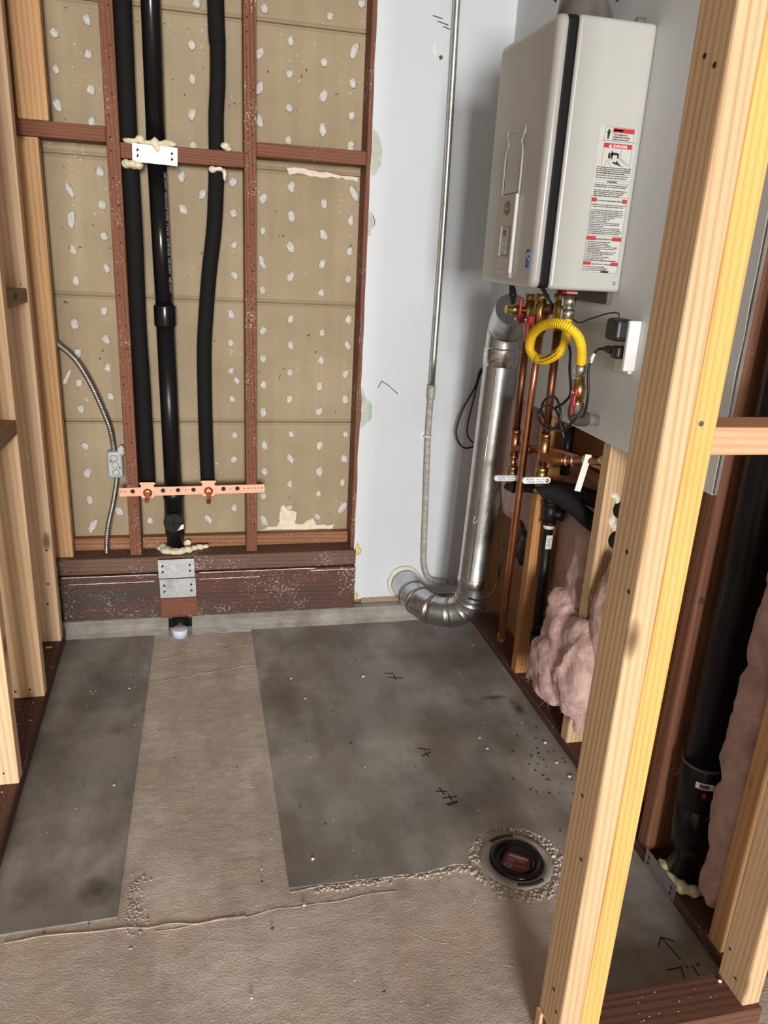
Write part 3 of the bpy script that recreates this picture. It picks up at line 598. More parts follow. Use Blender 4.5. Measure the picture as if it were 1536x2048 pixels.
t = empty('drain_pipe', (0.125, 0.045, 0.03), 'glossy black plastic drain pipe between the two insulated pipes', 'pipe')
obj('upper_pipe', MB().cyl((0.1205, 0.045, 2.44), (0.119, 0.045, 1.562), 0.0280, 28), M['abs'], t)
obj('pipe_length', MB().cyl((0.119, 0.045, 1.517), (0.1255, 0.045, 1.06), 0.0280, 28), M['abs'], t)
obj('coupling', MB().lathe((0.1257, 0.045, 1.036), (0, 0, 1), [(0, 0.029), (0, 0.0335), (0.003, 0.0345), (0.062, 0.0345), (0.065, 0.0335), (0.065, 0.028)], 28), M['abs'], t)
obj('lower_pipe', MB().cyl((0.1255, 0.045, 1.04), (0.131, 0.045, 0.455), 0.0290, 28), M['abs_dull'], t)
obj('cleanout_tee', MB().lathe((0.131, 0.045, 0.262), (0, 0, 1), [(0, 0.029), (0.06, 0.029), (0.062, 0.0335), (0.19, 0.0335), (0.192, 0.036), (0.222, 0.036), (0.224, 0.03)], 28)
    .cyl((0.131, 0.045, 0.382), (0.131, -0.004, 0.384), 0.0335, 28), M['abs_dull'], t)
pg = obj('cleanout_plug', MB().lathe((0.131, -0.004, 0.384), (0, -1, 0), [(0, 0.0345), (0.012, 0.0345), (0.014, 0.033), (0.016, 0.0325)], 28).box(0.102, 0.160, -0.0235, -0.0195, 0.3825, 0.3855, 0.001).box(0.1295, 0.1325, -0.0235, -0.0195, 0.356, 0.412, 0.001), M['abs_dull'], t)
obj('white_sticker', MB().prism([(0.142, 0.357), (0.163, 0.364), (0.163, 0.380), (0.155, 0.377)], (0, -0.0206, 0), (1, 0, 0), (0, 0, 1), 0.0004), M['white_print'], pg)
obj('white_sticker', MB().prism([(0.106, 0.422), (0.136, 0.430), (0.137, 0.437), (0.104, 0.430)], (0, -0.014, 0), (1, 0, 0), (0, 0.5, 0.87), 0.0008), M['white_print'], t)
tm = text_mb([('ABS DWV  CELLULAR CORE  2 INCH  ASTM F628  NSF-DWV   ABS DWV', 0, 0, 0.011, 'LEFT')], (0.139, 0.0216, 1.49), (0.012, 0, -1), (1, 0.55, 0.012))
obj('lettering', tm, plain('grey_print', (0.22, 0.22, 0.22), 0.6), t, label='small pale lettering running down the pipe')
obj('sleeve_drop', MB().cyl((0.141, -0.045, 0.042), (0.141, -0.047, -0.02), 0.0270, 24), M['abs_dull'], t)
obj('notch_back', MB().box(0.095, 0.19, -0.022, 0.0, -0.01, 0.031), M['blacksheet'] if 'blacksheet' in M else M['black'], wb)  # black box added behind the notch so no sky shows through
t = obj('pipe_sleeve', MB().lathe((0.141, -0.100, -0.004), (0, 0.0, 1), [(0, 0.0255), (0.026, 0.0280), (0.0285, 0.0272), (0.0285, 0.022), (0.030, 0.018), (0.030, 0.0)], 28), M['sleeve'], label='milky bluish plastic sleeve standing at the curb notch below the steel plates', cat='pipe sleeve')

# spray foam
def soften(o, vox, it):
    m = o.modifiers.new('merge', 'REMESH'); m.mode = 'VOXEL'; m.voxel_size = vox; m.use_smooth_shade = True
    m = o.modifiers.new('smooth', 'SMOOTH'); m.iterations = it; m.factor = 0.5
    return o
def foam(pts, mat, label, name='spray_foam', group='blobs of spray foam'):
    mb = MB()
    for i, p in enumerate(pts): mb.blob(p[:3], p[3], i+len(pts), 0.35, 1.8, 2)
    return soften(obj(name, mb, M[mat], label=label, cat='foam', group=group), 0.0028, 4)
foam([(0.052, 0.012, 1.567, (0.026, 0.02, 0.010)), (0.075, 0.006, 1.574, (0.013, 0.013, 0.012)), (0.10, 0.000, 1.565, (0.03, 0.014, 0.007)), (0.118, -0.004, 1.566, (0.01, 0.008, 0.017)), (0.124, -0.006, 1.552, (0.008, 0.006, 0.013)), (0.155, 0.004, 1.567, (0.022, 0.015, 0.012)), (0.135, 0.006, 1.564, (0.02, 0.012, 0.009))], 'foam', 'cream spray foam bulging above the bright steel plate')
foam([(0.034, 0.008, 1.505, (0.016, 0.02, 0.013)), (0.054, 0.004, 1.503, (0.016, 0.02, 0.013)), (0.070, 0.006, 1.501, (0.014, 0.018, 0.012))], 'foam', 'cream spray foam under the block round the left insulated pipe')
foam([(0.322, 0.018, 1.575, (0.015, 0.02, 0.012)), (0.330, 0.012, 1.567, (0.012, 0.02, 0.008))], 'foam_w', 'pale foam lump on top of the block beside the right insulated pipe')
foam([(0.282, 0.014, 1.508, (0.014, 0.016, 0.010)), (0.302, 0.014, 1.510, (0.014, 0.014, 0.007)), (0.318, 0.024, 1.495, (0.007, 0.012, 0.020))], 'foam_w', 'pale foam collar under the block round the right insulated pipe')
foam([(0.088, 0.044, 0.272, (0.02, 0.022, 0.016)), (0.104, 0.016, 0.271, (0.024, 0.02, 0.014)), (0.132, 0.004, 0.271, (0.026, 0.018, 0.013)), (0.155, 0.005, 0.273, (0.014, 0.014, 0.013)), (0.176, 0.012, 0.274, (0.017, 0.014, 0.013)), (0.196, 0.022, 0.275, (0.017, 0.012, 0.010)), (0.215, 0.028, 0.276, (0.016, 0.012, 0.011)), (0.236, 0.03, 0.277, (0.012, 0.01, 0.008)), (0.172, 0.045, 0.282, (0.014, 0.012, 0.02))], 'foam', 'cream spray foam ring round the drain pipe foot on the sill')

# nail plates
def nail_plate(c, w_, h_, rot, mat, label, face='y', group='steel nail plates'):
    def holes(mb, U, V, N):
        for sx in (-1, 1):
            for sz in (-0.16, 0.16):
                mb.prism([(sx*(w_/2-0.015)-0.005, sz*h_-0.0055), (sx*(w_/2-0.015)+0.005, sz*h_-0.001), (sx*(w_/2-0.015)-0.002, sz*h_+0.007)], Vector(c)+N*0.0011, U, V, 0.0003)
        return mb
    cr, sr = math.cos(rot), math.sin(rot)
    if face == 'y': U = Vector((cr, 0, sr)); V = Vector((-sr, 0, cr)); N = Vector((0, -1, 0))
    else: U = Vector((0, -cr, sr)); V = Vector((0, sr, cr)); N = Vector((-1, 0, 0))
    root = empty('nail_plate', c, label, 'steel plate', group)
    mb = MB(); p = [(-w_/2, -h_/2), (w_/2, -h_/2), (w_/2, h_/2), (-w_/2, h_/2)]
    mb.prism(p, Vector(c), U, V, 0.0013)
    obj('plate', mb, M[mat], root)
    obj('punched_teeth', holes(MB(), U, V, N*1.0), M['ink'], root, kind='stuff')
    return root
nail_plate((0.117, -0.0015, 1.534), 0.127, 0.049, -0.03, 'plate_bright', 'bright zinc nail plate on the red block in front of the pipes')
nail_plate((0.1345, -0.0415, 0.2255), 0.121, 0.069, 0.012, 'galv_d', 'upper grey steel nail plate on the dark sill')
nail_plate((0.1375, -0.0425, 0.1520), 0.121, 0.071, 0.006, 'galv_d', 'lower grey steel nail plate on the dark sill')
nail_plate((1.2025, -1.404, 0.0225), 0.118, 0.046, 0.0, 'galv_d', 'grey steel nail plate at the foot of the big black drain', 'x')

# copper strap
t = empty('pipe_bracket', (0.2, -0.006, 0.495), 'bright copper strap nailed across the two red studs holding the water stubs', 'bracket')
obj('strap', MB().box(-0.0425, 0.440, -0.0035, -0.0005, 0.480, 0.511, 0.0008, rot=Matrix.Rotation(-0.012, 4, 'Y')), M['cu_plate'], t)
mb = MB()
for x in (0.001, 0.099, 0.148, 0.199, 0.299, 0.346): mb.lathe((x, -0.0036, 0.4955+0.012*x), (0, -1, 0), [(0, 0.0075), (0.0004, 0.0072)], 16)
for x in (-0.036, -0.024, 0.072, 0.124, 0.173, 0.224, 0.274, 0.322, 0.370, 0.383, 0.394, 0.406, 0.418, 0.430): mb.lathe((x, -0.0036, 0.4955+0.012*x), (0, -1, 0), [(0, 0.0022), (0.0004, 0.002)], 8)
obj('punched_holes', mb, M['ink'], t, kind='stuff')
for x, z in ((0.049, 0.494), (0.249, 0.497)):
    f = obj('stub_flange', MB().prism([(-0.019, 0.021), (-0.026, 0.028), (-0.022, 0.033), (0.022, 0.033), (0.026, 0.028), (0.019, 0.021), (0.026, 0.010), (0.026, -0.010), (0.017, -0.022), (-0.017, -0.022), (-0.026, -0.010), (-0.026, 0.010)], (x, -0.0037, z), (1, 0, 0), (0, 0, 1), 0.002), M['cu_plate'], t)
    obj('soldered_hub', MB().lathe((x, -0.0057, z-0.004), (0, -1, 0), [(0, 0.015), (0.004, 0.012), (0.006, 0.009)], 16), M['copper_fit'], f)

# armoured cable and box
t = empty('junction_box', (-0.056, 0.06, 0.52), 'grey metal junction box on the lath board left of the red stud', 'junction box')
obj('box_body', MB().box(-0.083, -0.031, 0.056, 0.091, 0.523, 0.618, 0.009, 3), M['box_grey'], t)
for x, z in ((-0.058, 0.594), (-0.056, 0.571), (-0.055, 0.545)):
    obj('knockout_groove', MB().lathe((x, 0.0562, z), (0, -1, 0), [(0, 0.0118), (0.0005, 0.0117)], 18), M['iron_grey'], t)
    obj('knockout', MB().lathe((x, 0.056, z), (0, -1, 0), [(0, 0.0105), (0.0012, 0.0102), (0.0013, 0.008), (0.0006, 0.0075)], 18), M['box_grey'], t)
for x, z in ((-0.070, 0.584), (-0.042, 0.561)): obj('screw_hole', MB().lathe((x, 0.0558, z), (0, -1, 0), [(0, 0.003), (0.0006, 0.0028)], 10), M['ink'], t)
obj('plaster_splash', MB().blob((-0.036, 0.066, 0.618), (0.013, 0.012, 0.018), 3, 0.4), M['plaster'], t)
p1_, r1_ = corr(spline([(-0.214, 0.052, 0.985), (-0.205, 0.05, 0.971), (-0.157, 0.05, 0.924), (-0.117, 0.05, 0.85), (-0.084, 0.055, 0.76), (-0.065, 0.06, 0.693), (-0.060, 0.07, 0.640), (-0.059, 0.074, 0.618)], 10), 0.0082, 0.0095, 0.008)
obj('armoured_cable', MB().tube(p1_, r1_, 12), M['flexc'], label='grey armoured cable curving down to the junction box', cat='cable', group='armoured cable lengths')
p1_, r1_ = corr(spline([(-0.055, 0.074, 0.523), (-0.058, 0.066, 0.50), (-0.070, 0.05, 0.438), (-0.088, 0.04, 0.366), (-0.097, 0.035, 0.31), (-0.099, 0.030, 0.262)], 10), 0.0076, 0.0088, 0.008)
obj('armoured_cable', MB().tube(p1_, r1_, 12), M['flexc'], label='short armoured cable dropping from the junction box to the sill', cat='cable', group='armoured cable lengths')

# ------------------------------------------------------------------ conduit on the white wall
t = empty('steel_conduit', (1.01, -0.03, 0.12), 'thin steel conduit running down the white drywall and bending behind the duct', 'conduit')
obj('upper_tube', MB().tube(spline([(0.993, -0.03, 2.44), (1.001, -0.03, 2.018), (1.009, -0.03, 1.466), (1.0095, -0.03, 0.86)], 4), 0.0108, 18), M['conduit'], t)
obj('coupling', MB().lathe((1.0095, -0.03, 0.822), (0, 0, 1), [(0, 0.011), (0, 0.0135), (0.018, 0.0138), (0.02, 0.0125), (0.024, 0.0138), (0.050, 0.0135), (0.050, 0.011)], 18), M['conduit_p'], t)
obj('lower_tube', MB().tube(spline([(1.0095, -0.03, 0.83), (1.010, -0.03, 0.677), (1.020, -0.03, 0.42), (1.026, -0.03, 0.25), (1.032, -0.03, 0.19), (1.050, -0.03, 0.147), (1.085, -0.03, 0.127), (1.15, -0.032, 0.119), (1.19, -0.04, 0.117)], 6), 0.0102, 18), M['conduit_p'], t)
obj('strap', MB().box(0.985, 1.000, -0.0145, -0.0122, 0.675, 0.705, 0.001).tube([(1.0095+0.013*math.cos(a*PI/8), -0.03-0.013*math.sin(a*PI/8), 0.690) for a in range(0, 9)], 0.0035, 6), M['white_pl'], t)

# ------------------------------------------------------------------ vent duct
R_ = 0.0525
t = empty('vent_duct', (1.08, -0.25, 0.06), 'shiny galvanised vent duct with an elbow entering the white wall near the floor', 'duct')
A = Vector((1.1265, -0.30, 0.235)); B = Vector((1.147, -0.30, 1.035)); ax = (B-A).normalized()
obj('straight_section', MB().lathe(A, ax, [(0, R_), (0.012, R_), (0.014, R_+0.0015), (0.018, R_)] + [((B-A).length*f, R_) for f in (0.3, 0.6, 0.96, 1.0)], 40), M['galv'], t)
obj('seam', MB().cyl(A+Vector((-0.03, -0.0435, 0.0)), B+Vector((-0.03, -0.0435, 0.0)), 0.0018, 6), M['galv'], t)
el = spline([A+ax*0.01, (1.125, -0.298, 0.190), (1.114, -0.290, 0.150), (1.086, -0.276, 0.122), (1.043, -0.252, 0.110), (1.003, -0.215, 0.110), (0.979, -0.165, 0.115), (0.968, -0.115, 0.119), (0.964, -0.070, 0.122), (0.962, -0.030, 0.124)], 4)
def duct_part(i0, i1, name, lab=None): return obj(name, MB().tube(el[i0:i1+1], [R_+(0.0022 if j in (i0, i1) else 0) for j in range(i0, i1+1)], 36), M['galv'], t, label=lab)
duct_part(0, 5, 'elbow_gore'); duct_part(5, 9, 'elbow_gore'); duct_part(9, 14, 'elbow_gore'); duct_part(14, 19, 'elbow_gore'); duct_part(19, 24, 'elbow_gore'); duct_part(24, 28, 'elbow_gore'); duct_part(28, len(el)-1, 'wall_stub')
for i in (5, 9, 14, 19, 24, 28):
    tt = (el[i+1]-el[i-1]).normalized(); obj('bead', MB().lathe(el[i]-tt*0.003, tt, [(0, R_+0.001), (0.0015, R_+0.0032), (0.0045, R_+0.0032), (0.006, R_+0.001)], 36), M['galv'], t)
obj('foil_tape', MB().lathe(A+ax*0.0, ax, [(-0.002, R_+0.001), (0.0, R_+0.0024), (0.028, R_+0.0022), (0.03, R_+0.001)], 36), M['foiltape'], t)
tb = MB().lathe(B-ax*0.055, ax, [(0, R_+0.0008), (0.002, R_+0.0028), (0.05, R_+0.003), (0.056, R_+0.0028)], 40); tb.disp(0.0016, 90, 2)
obj('foil_tape', tb, M['foiltape'], t, label='crumpled foil tape below the top elbow')
el2 = spline([B-ax*0.005, (1.1475, -0.302, 1.075), (1.146, -0.322, 1.108), (1.142, -0.352, 1.136), (1.140, -0.378, 1.156)], 4)
obj('elbow_gore', MB().tube(el2[0:7], R_+0.001, 36), M['galv'], t); obj('elbow_gore', MB().tube(el2[6:], R_+0.003, 36), M['galv'], t)
wc = MB().lathe((0.9615, -0.0125, 0.1235), (0, -1, 0), [(0, R_+0.013), (0.005, R_+0.011), (0.010, R_+0.007), (0.014, R_+0.001)], 40); wc.disp(0.0025, 40, 4)
obj('foam_collar', wc, M['foam_w'], t, label='cream sealant collar at the wall')
mb = MB()
for pts in ([(1.093, -0.345, 0.50), (1.089, -0.346, 0.475), (1.101, -0.351, 0.485)], [(1.150, -0.346, 0.585), (1.140, -0.350, 0.55), (1.118, -0.353, 0.44)]):
    mb.tube(spline(pts, 6), 0.0013, 6)
obj('paint_run', mb, M['white_paint'], t)

# black cable bundle hanging beside the duct
t = empty('cable_loop', (1.13, -0.05, 0.66), 'thin black cable loops hanging on the white wall left of the duct', 'cable')
obj('cable_strand', MB().tube(spline([(1.188, -0.028, 0.93), (1.178, -0.035, 0.921), (1.160, -0.05, 0.870), (1.122, -0.05, 0.789), (1.106, -0.05, 0.718), (1.116, -0.055, 0.675), (1.140, -0.06, 0.655), (1.172, -0.06, 0.660)], 8), 0.0034, 8), M['black'], t)
obj('cable_strand', MB().tube(spline([(1.190, -0.030, 0.925), (1.176, -0.04, 0.900), (1.158, -0.05, 0.820), (1.146, -0.05, 0.735), (1.150, -0.055, 0.695), (1.172, -0.06, 0.672)], 8), 0.0030, 8), M['black'], t)

# ------------------------------------------------------------------ water heater
HY0, HY1, HZ0, HZ1 = -0.868, -0.530, 1.237, 1.787
t = empty('water_heater', (1.09, -0.70, HZ0), 'white tankless water heater hung on the right wall above the copper pipes', 'water heater')
bd = MB().box(1.017, 1.1985, HY0, HY1, HZ0, HZ1, 0.009, 4)
for f in bd.bm.faces: f.smooth = False
body = obj('body', bd, M['white_enamel'], t)
obj('gasket', MB().box(0.990, 1.022, HY0+0.0015, HY1-0.0015, HZ0+0.001, HZ1-0.001, 0.010, 3), plain('black_rubber_gasket', (0.006, 0.006, 0.006), 0.6, spec=0.2), t, label='black rubber band between body and front')
fc = MB(); NYc, NZc = 28, 10
# bowed front cover with rounded border, closed at the back against the gasket
hy = (HY1-HY0)/2; yc = (HY0+HY1)/2; zc = (HZ0+HZ1)/2; hz = (HZ1-HZ0)/2
prof = [(0.9935, 0.000), (0.984, 0.000), (0.9775, 0.0025), (0.974, 0.0075), (0.9725, 0.015)]
def ring_pts(inset, x, bow):
    pts = []; r = max(0.004, 0.020-inset)
    for cxs, czs, a0 in ((1, 1, 0), (-1, 1, 90), (-1, -1, 180), (1, -1, 270)):
        for k in range(6):
            a = math.radians(a0+90*k/5); y = yc+cxs*(hy-inset-r)+r*math.cos(a); z = zc+czs*(hz-inset-r)+r*math.sin(a)
            pts.append(Vector((x-bow*(1-((y-yc)/hy)**2), y, z)))
    return pts
rings = [[fc.bm.verts.new(p) for p in ring_pts(i_, x_, 0.0 if x_ > 0.983 else 0.004)] for x_, i_ in prof]
for a_, b_ in zip(rings[:-1], rings[1:]):
    n = len(a_)
    for k in range(n):
        f = fc.bm.faces.new((a_[k], a_[(k+1) % n], b_[(k+1) % n], b_[k])); f.smooth = True
fc.bm.faces.new(rings[0][::-1]); fc.bm.faces.new(rings[-1])
front = obj('front_cover', fc, M['grey_front'], t)
# vertical recess above the control panel: two curved ridges
for y0, y1 in ((-0.648, -0.656), (-0.752, -0.744)):
    sgn = 1 if y0 > -0.7 else -1
    obj('recess_ridge', MB().tube(spline([(0.9680, y0, 1.442), (0.9675, y0, 1.53), (0.9675, y1-0.004*sgn, 1.556), (0.9675, y0+0.001*sgn, 1.575), (0.969, y0, 1.59)], 6), [0.0032]*19+[0.0026, 0.002, 0.0015, 0.001, 0.0008, 0.0006], 8), M['white_enamel'], t)
obj('recess_floor', MB().box(0.9672, 0.9700, -0.742, -0.657, 1.447, 1.575, 0.0008), M['grey_front'], t)
cp = obj('control_panel', MB().box(0.9640, 0.9715, -0.752, -0.648, 1.254, 1.444, 0.002, 2), M['panel_grey'], t)
obj('panel_trim', MB().box(0.9615, 0.9690, -0.7545, -0.7465, 1.266, 1.444, 0.001), M['white_pl'], cp)
obj('logo_badge', MB().lathe((0.9640, -0.697, 1.414), (-1, 0, 0), [(0, 0.0165), (0.0015, 0.0165), (0.002, 0.0155)], 28), M['bronze'], cp)
obj('logo_lettering', text_mb([('Rinnai', 0, 0, 0.0105, 'CENTER')], (0.9617, -0.697, 1.4105), (0, -1, 0), (0, 0, 1)), M['gold_print'], cp)
obj('display_recess', MB().box(0.9630, 0.9645, -0.728, -0.676, 1.304, 1.372, 0.0005), M['black'], cp)
obj('display_face', MB().box(0.9622, 0.9634, -0.7265, -0.684, 1.306, 1.3705, 0.0004), M['panel_grey'], cp)
obj('display_edge', MB().box(0.9612, 0.9640, -0.682, -0.672, 1.304, 1.372, 0.0006), M['white_pl'], cp)
obj('display', MB().box(0.9612, 0.9626, -0.712, -0.694, 1.351, 1.365, 0.0003), M['led'], cp)
for y, z in ((-0.694, 1.332), (-0.694, 1.316), (-0.712, 1.332), (-0.714, 1.316)):
    obj('button', MB().lathe((0.9622, y, z), (-1, 0, 0), [(0, 0.005), (0.0008, 0.0048), (0.001, 0.0042)], 14), M['grey_front'], cp)
mb = MB()
for i in range(5):
    for j in range(3): mb.lathe((0.9640, -0.666-0.0155*i, 1.292-0.0125*j), (-1, 0, 0), [(0, 0.0017), (0.0006, 0.0015)], 8)
obj('speaker_dots', mb, M['white_pl'], cp, kind='stuff')
es = obj('blue_sticker', MB().box(0.9700, 0.9716, -0.854, -0.828, 1.2815, 1.3215, 0.0), M['blue_print'], t)
mb = MB().tube([(0.9697, -0.842+0.0065*math.cos(a*PI/9), 1.3075+0.0075*math.sin(a*PI/9)) for a in range(-1, 10)], 0.0007, 6).tube([(0.9697, -0.835, 1.3015), (0.9697, -0.841, 1.3045), (0.9697, -0.849, 1.2985)], 0.0007, 6)
text_mb([('ENERGY STAR', 0, 0, 0.0030, 'CENTER')], (0.9697, -0.842, 1.288), (0, -1, 0), (0, 0, 1), mb)
mb.box(0.9696, 0.9699, -0.853, -0.829, 1.2935, 1.2942).box(0.9696, 0.9699, -0.8545, -0.854, 1.281, 1.322).box(0.9696, 0.9699, -0.828, -0.8275, 1.281, 1.322)
obj('sticker_print', mb, M['white_print'], es)
obj('flue_collar', MB().lathe((1.109, -0.690, HZ1-0.002), (0, 0, 1), [(0, 0.066), (0.085, 0.066), (0.086, 0.071), (0.098, 0.071), (0.10, 0.064)], 40), plain('stainless_collar', (0.62, 0.60, 0.57), 0.32, metal=0.85), t)
obj('flue_clamp', MB().lathe((1.109, -0.690, HZ1+0.080), (0, 0, 1), [(0, 0.0685), (0.001, 0.0755), (0.012, 0.0765), (0.020, 0.074), (0.021, 0.0685)], 40), M['black'], t)
obj('intake_cap', MB().blob((1.115, -0.775, HZ1+0.003), (0.022, 0.03, 0.014), 2, 0.1), M['black'], t)
obj('wall_bracket', MB().box(1.190, 1.1985, -0.80, -0.60, HZ1, HZ1+0.020, 0.001).box(1.150, 1.176, -0.858, -0.850, HZ1-0.002, HZ1+0.010, 0.003), M['iron_grey'], t)
obj('wall_bracket', MB().box(1.186, 1.1985, -0.835, -0.60, HZ0-0.030, HZ0+0.002, 0.001), M['iron_grey'], t)
obj('screw', MB().lathe((1.180, HY0, 1.257), (0, -1, 0), [(0, 0.0045), (0.0018, 0.004), (0.0022, 0.002)], 14), M['chrome'], t)
# printed warning label on the near side
LX0, LX1, LZT = 1.097, 1.181, 1.582
Yp = HY0
def lb(x0, x1, z0, z1, y): return MB().prism([(x0, z0), (x1, z0), (x1, z1), (x0, z1)], (0, y, 0), (1, 0, 0), (0, 0, 1), 0.0002)
lab = obj('warning_label', lb(1.0945, 1.1835, 1.278, 1.583, Yp-0.0002), M['label_paper'], t, label='printed warning label with red bars')
def bars(lst, y, mat, name):
    mb = MB()
    for x0, x1, z0, z1 in lst: mb.prism([(x0, z0), (x1, z0), (x1, z1), (x0, z1)], (0, y, 0), (1, 0, 0), (0, 0, 1), 0.0002)
    return obj(name, mb, M[mat], lab)
for bar_ in [(1.126, 1.177, 1.572, 1.581), (1.109, 1.1765, 1.541, 1.5505), (1.0965, 1.1085, 1.430, 1.4385), (1.1715, 1.183, 1.430, 1.4385), (1.0955, 1.1185, 1.349, 1.3575), (1.1595, 1.1825, 1.349, 1.3575), (1.0955, 1.1145, 1.295, 1.3025), (1.1645, 1.183, 1.295, 1.3025)]: bars([bar_], Yp-0.0005, 'ink_red', 'red_bar')
e = 0.0005
bars([(1.1015, 1.1825, 1.5545, 1.5552), (1.1075, 1.108, 1.556, 1.582), (1.1265, 1.1270, 1.556, 1.572), (1.1775, 1.178, 1.556, 1.582), (1.1075, 1.178, 1.582, 1.5825), (1.108, 1.1085, 1.505, 1.5505), (1.1775, 1.178, 1.505, 1.5505), (1.0975, 1.183, 1.4885, 1.489), (1.0975, 1.183, 1.4755, 1.476), (1.0975, 1.183, 1.4695, 1.470), (1.0955, 1.183, 1.4415, 1.442), (1.0955, 1.0960, 1.279, 1.44), (1.183, 1.1835, 1.279, 1.44), (1.0955, 1.1835, 1.279, 1.2795), (1.0955, 1.1835, 1.3590, 1.3595), (1.0955, 1.1835, 1.304, 1.3045), (1.142, 1.162, 1.2795, 1.2835), (1.128, 1.150, 1.575, 1.5785)], Yp-0.0005, 'ink', 'label_rule')
pic = MB()
pic.prism([(1.127, 1.543), (1.131, 1.5385), (1.140, 1.5385), (1.146, 1.536), (1.146, 1.527), (1.142, 1.527), (1.142, 1.533), (1.133, 1.533), (1.127, 1.531)], (0.002, Yp-0.0005, -0.006), (1, 0, 0), (0, 0, 1), 0.0002)       # tap spout
pic.prism([(1.122, 1.520), (1.127, 1.520), (1.127, 1.531), (1.122, 1.531)], (0, Yp-0.0005, 0.0), (1, 0, 0), (0, 0, 1), 0.0002).prism([(1.128, 1.520), (1.133, 1.520), (1.133, 1.531), (1.128, 1.531)], (0, Yp-0.0005, 0.0), (1, 0, 0), (0, 0, 1), 0.0002)
pic.prism([(1.138, 1.513), (1.144, 1.511), (1.147, 1.516), (1.150, 1.511), (1.158, 1.505), (1.166, 1.503), (1.160, 1.5035), (1.150, 1.506), (1.141, 1.508), (1.136, 1.510)], (-0.002, Yp-0.0005, 0.0015), (1, 0, 0), (0, 0, 1), 0.0002)  # hand
pic.prism([(1.1145, 1.558), (1.1175, 1.558), (1.119, 1.566), (1.1205, 1.573), (1.118, 1.578), (1.115, 1.578), (1.1135, 1.572), (1.111, 1.5725), (1.1135, 1.569)], (0, Yp-0.0005, 0.0), (1, 0, 0), (0, 0, 1), 0.0002)  # figure
for a_, b_ in (((1.117, 1.505), (1.119, 1.514)), ((1.119, 1.514), (1.135, 1.520)), ((1.150, 1.523), (1.1765, 1.508)), ((1.146, 1.523), (1.172, 1.506)), ((1.124, 1.512), (1.131, 1.506)), ((1.152, 1.524), (1.152, 1.541))):
    pic.tube([(a_[0], Yp-0.0006, a_[1]), (b_[0], Yp-0.0006, b_[1])], 0.0003, 5)
obj('pictogram', pic, M['ink'], lab, kind='stuff')
T1 = []
def para(lines, x, z, size, step, al='LEFT'):
    for i, l in enumerate(lines): T1.append((l, x, z-i*step, size, al))
para(['Unit requires to be', 'drained before freezing', 'Read instructions first'], 1.129, 1.567, 0.0042, 0.0048)
para(['Water temperatures over 125 F can cause severe burns instantly or death', 'from scalds. Children, the disabled and elderly are at highest risk.', 'Feel water before bathing or showering. Temperature limiting', 'valves are available, see your instruction manual.'], 1.098, 1.5005, 0.0036, 0.0038)
para(['Read and follow the water heater warnings and instructions.', 'If the owner manual is missing, contact the manufacturer.'], 1.098, 1.484, 0.0033, 0.0045)
T1.append(('WARNING', 1.140, 1.4708, 0.0052, 'CENTER'))
para(['The water temperature of this water heater is set to 120 F.', 'Set temperature higher only with great care for scalding.', '', 'Do not store or use gasoline or other flammable vapors or', 'liquids in the vicinity of this appliance. Keep area clear.', 'Failure to follow this may result in fire or explosion,', 'causing property damage, injury or loss of life.'], 1.098, 1.4645, 0.0034, 0.0037)
T1.append(('FOR YOUR SAFETY READ BEFORE OPERATING', 1.140, 1.4318, 0.0036, 'CENTER'))
para(['WARNING: If you do not follow these instructions exactly, a fire', 'or explosion may result causing property damage or injury.', '', 'A. This appliance does not have a pilot. It is equipped with a', 'device which lights the burner. Do not try to light by hand.', 'B. BEFORE OPERATING smell all around the appliance area', 'for gas. Be sure to smell next to the floor because some gas', 'is heavier than air and will settle on the floor.', 'WHAT TO DO IF YOU SMELL GAS', 'Do not try to light any appliance.', 'Do not touch any electric switch; do not use any phone.', 'Call your gas supplier from a phone outside. Follow the', 'instructions of the supplier.', 'C. Use only your hand to push in or turn the gas control.', 'Never use tools. If it will not turn by hand, call a technician.', 'D. Do not use this appliance if any part has been under water.', 'Call a qualified service technician to inspect the appliance.'], 1.0975, 1.4235, 0.0033, 0.0038)
T1.append(('OPERATING INSTRUCTIONS', 1.139, 1.3505, 0.0043, 'CENTER'))
para(['1. STOP! Read the safety information above.', '2. Set the thermostat to lowest setting.', '3. Turn off all electric power to the appliance.', '4. This appliance does not have a pilot. Do not try to light.', '5. Remove the access panel. Turn the gas shutoff valve', 'clockwise to OFF position.', '6. Wait five (5) minutes to clear out any gas. If you smell', 'gas, STOP! Follow B in the safety information above.', '7. Turn gas shutoff valve to ON.', '8. Turn on all electric power to the appliance.', '9. Set thermostat to desired setting.', '10. If the appliance will not operate, follow the instructions'], 1.0975, 1.3445, 0.0033, 0.0036)
T1.append(('TO TURN OFF GAS TO APPLIANCE', 1.1395, 1.2962, 0.0038, 'CENTER'))
para(['1. Set the thermostat to lowest setting.', '2. Turn off all electric power to the appliance.', '3. Turn gas shutoff valve clockwise to OFF.'], 1.0975, 1.2905, 0.0033, 0.0037)
obj('label_text', text_mb(T1, (0, Yp-0.0006, 0), (1, 0, 0), (0, 0, 1), bold=0.05, maxw=1.1815), M['ink'], lab, kind='stuff')
obj('label_heading', text_mb([('\u25b2 DANGER', 1.143, 1.5425, 0.0085, 'CENTER')], (0, Yp-0.0008, 0), (1, 0, 0), (0, 0, 1)), M['white_print'], lab)

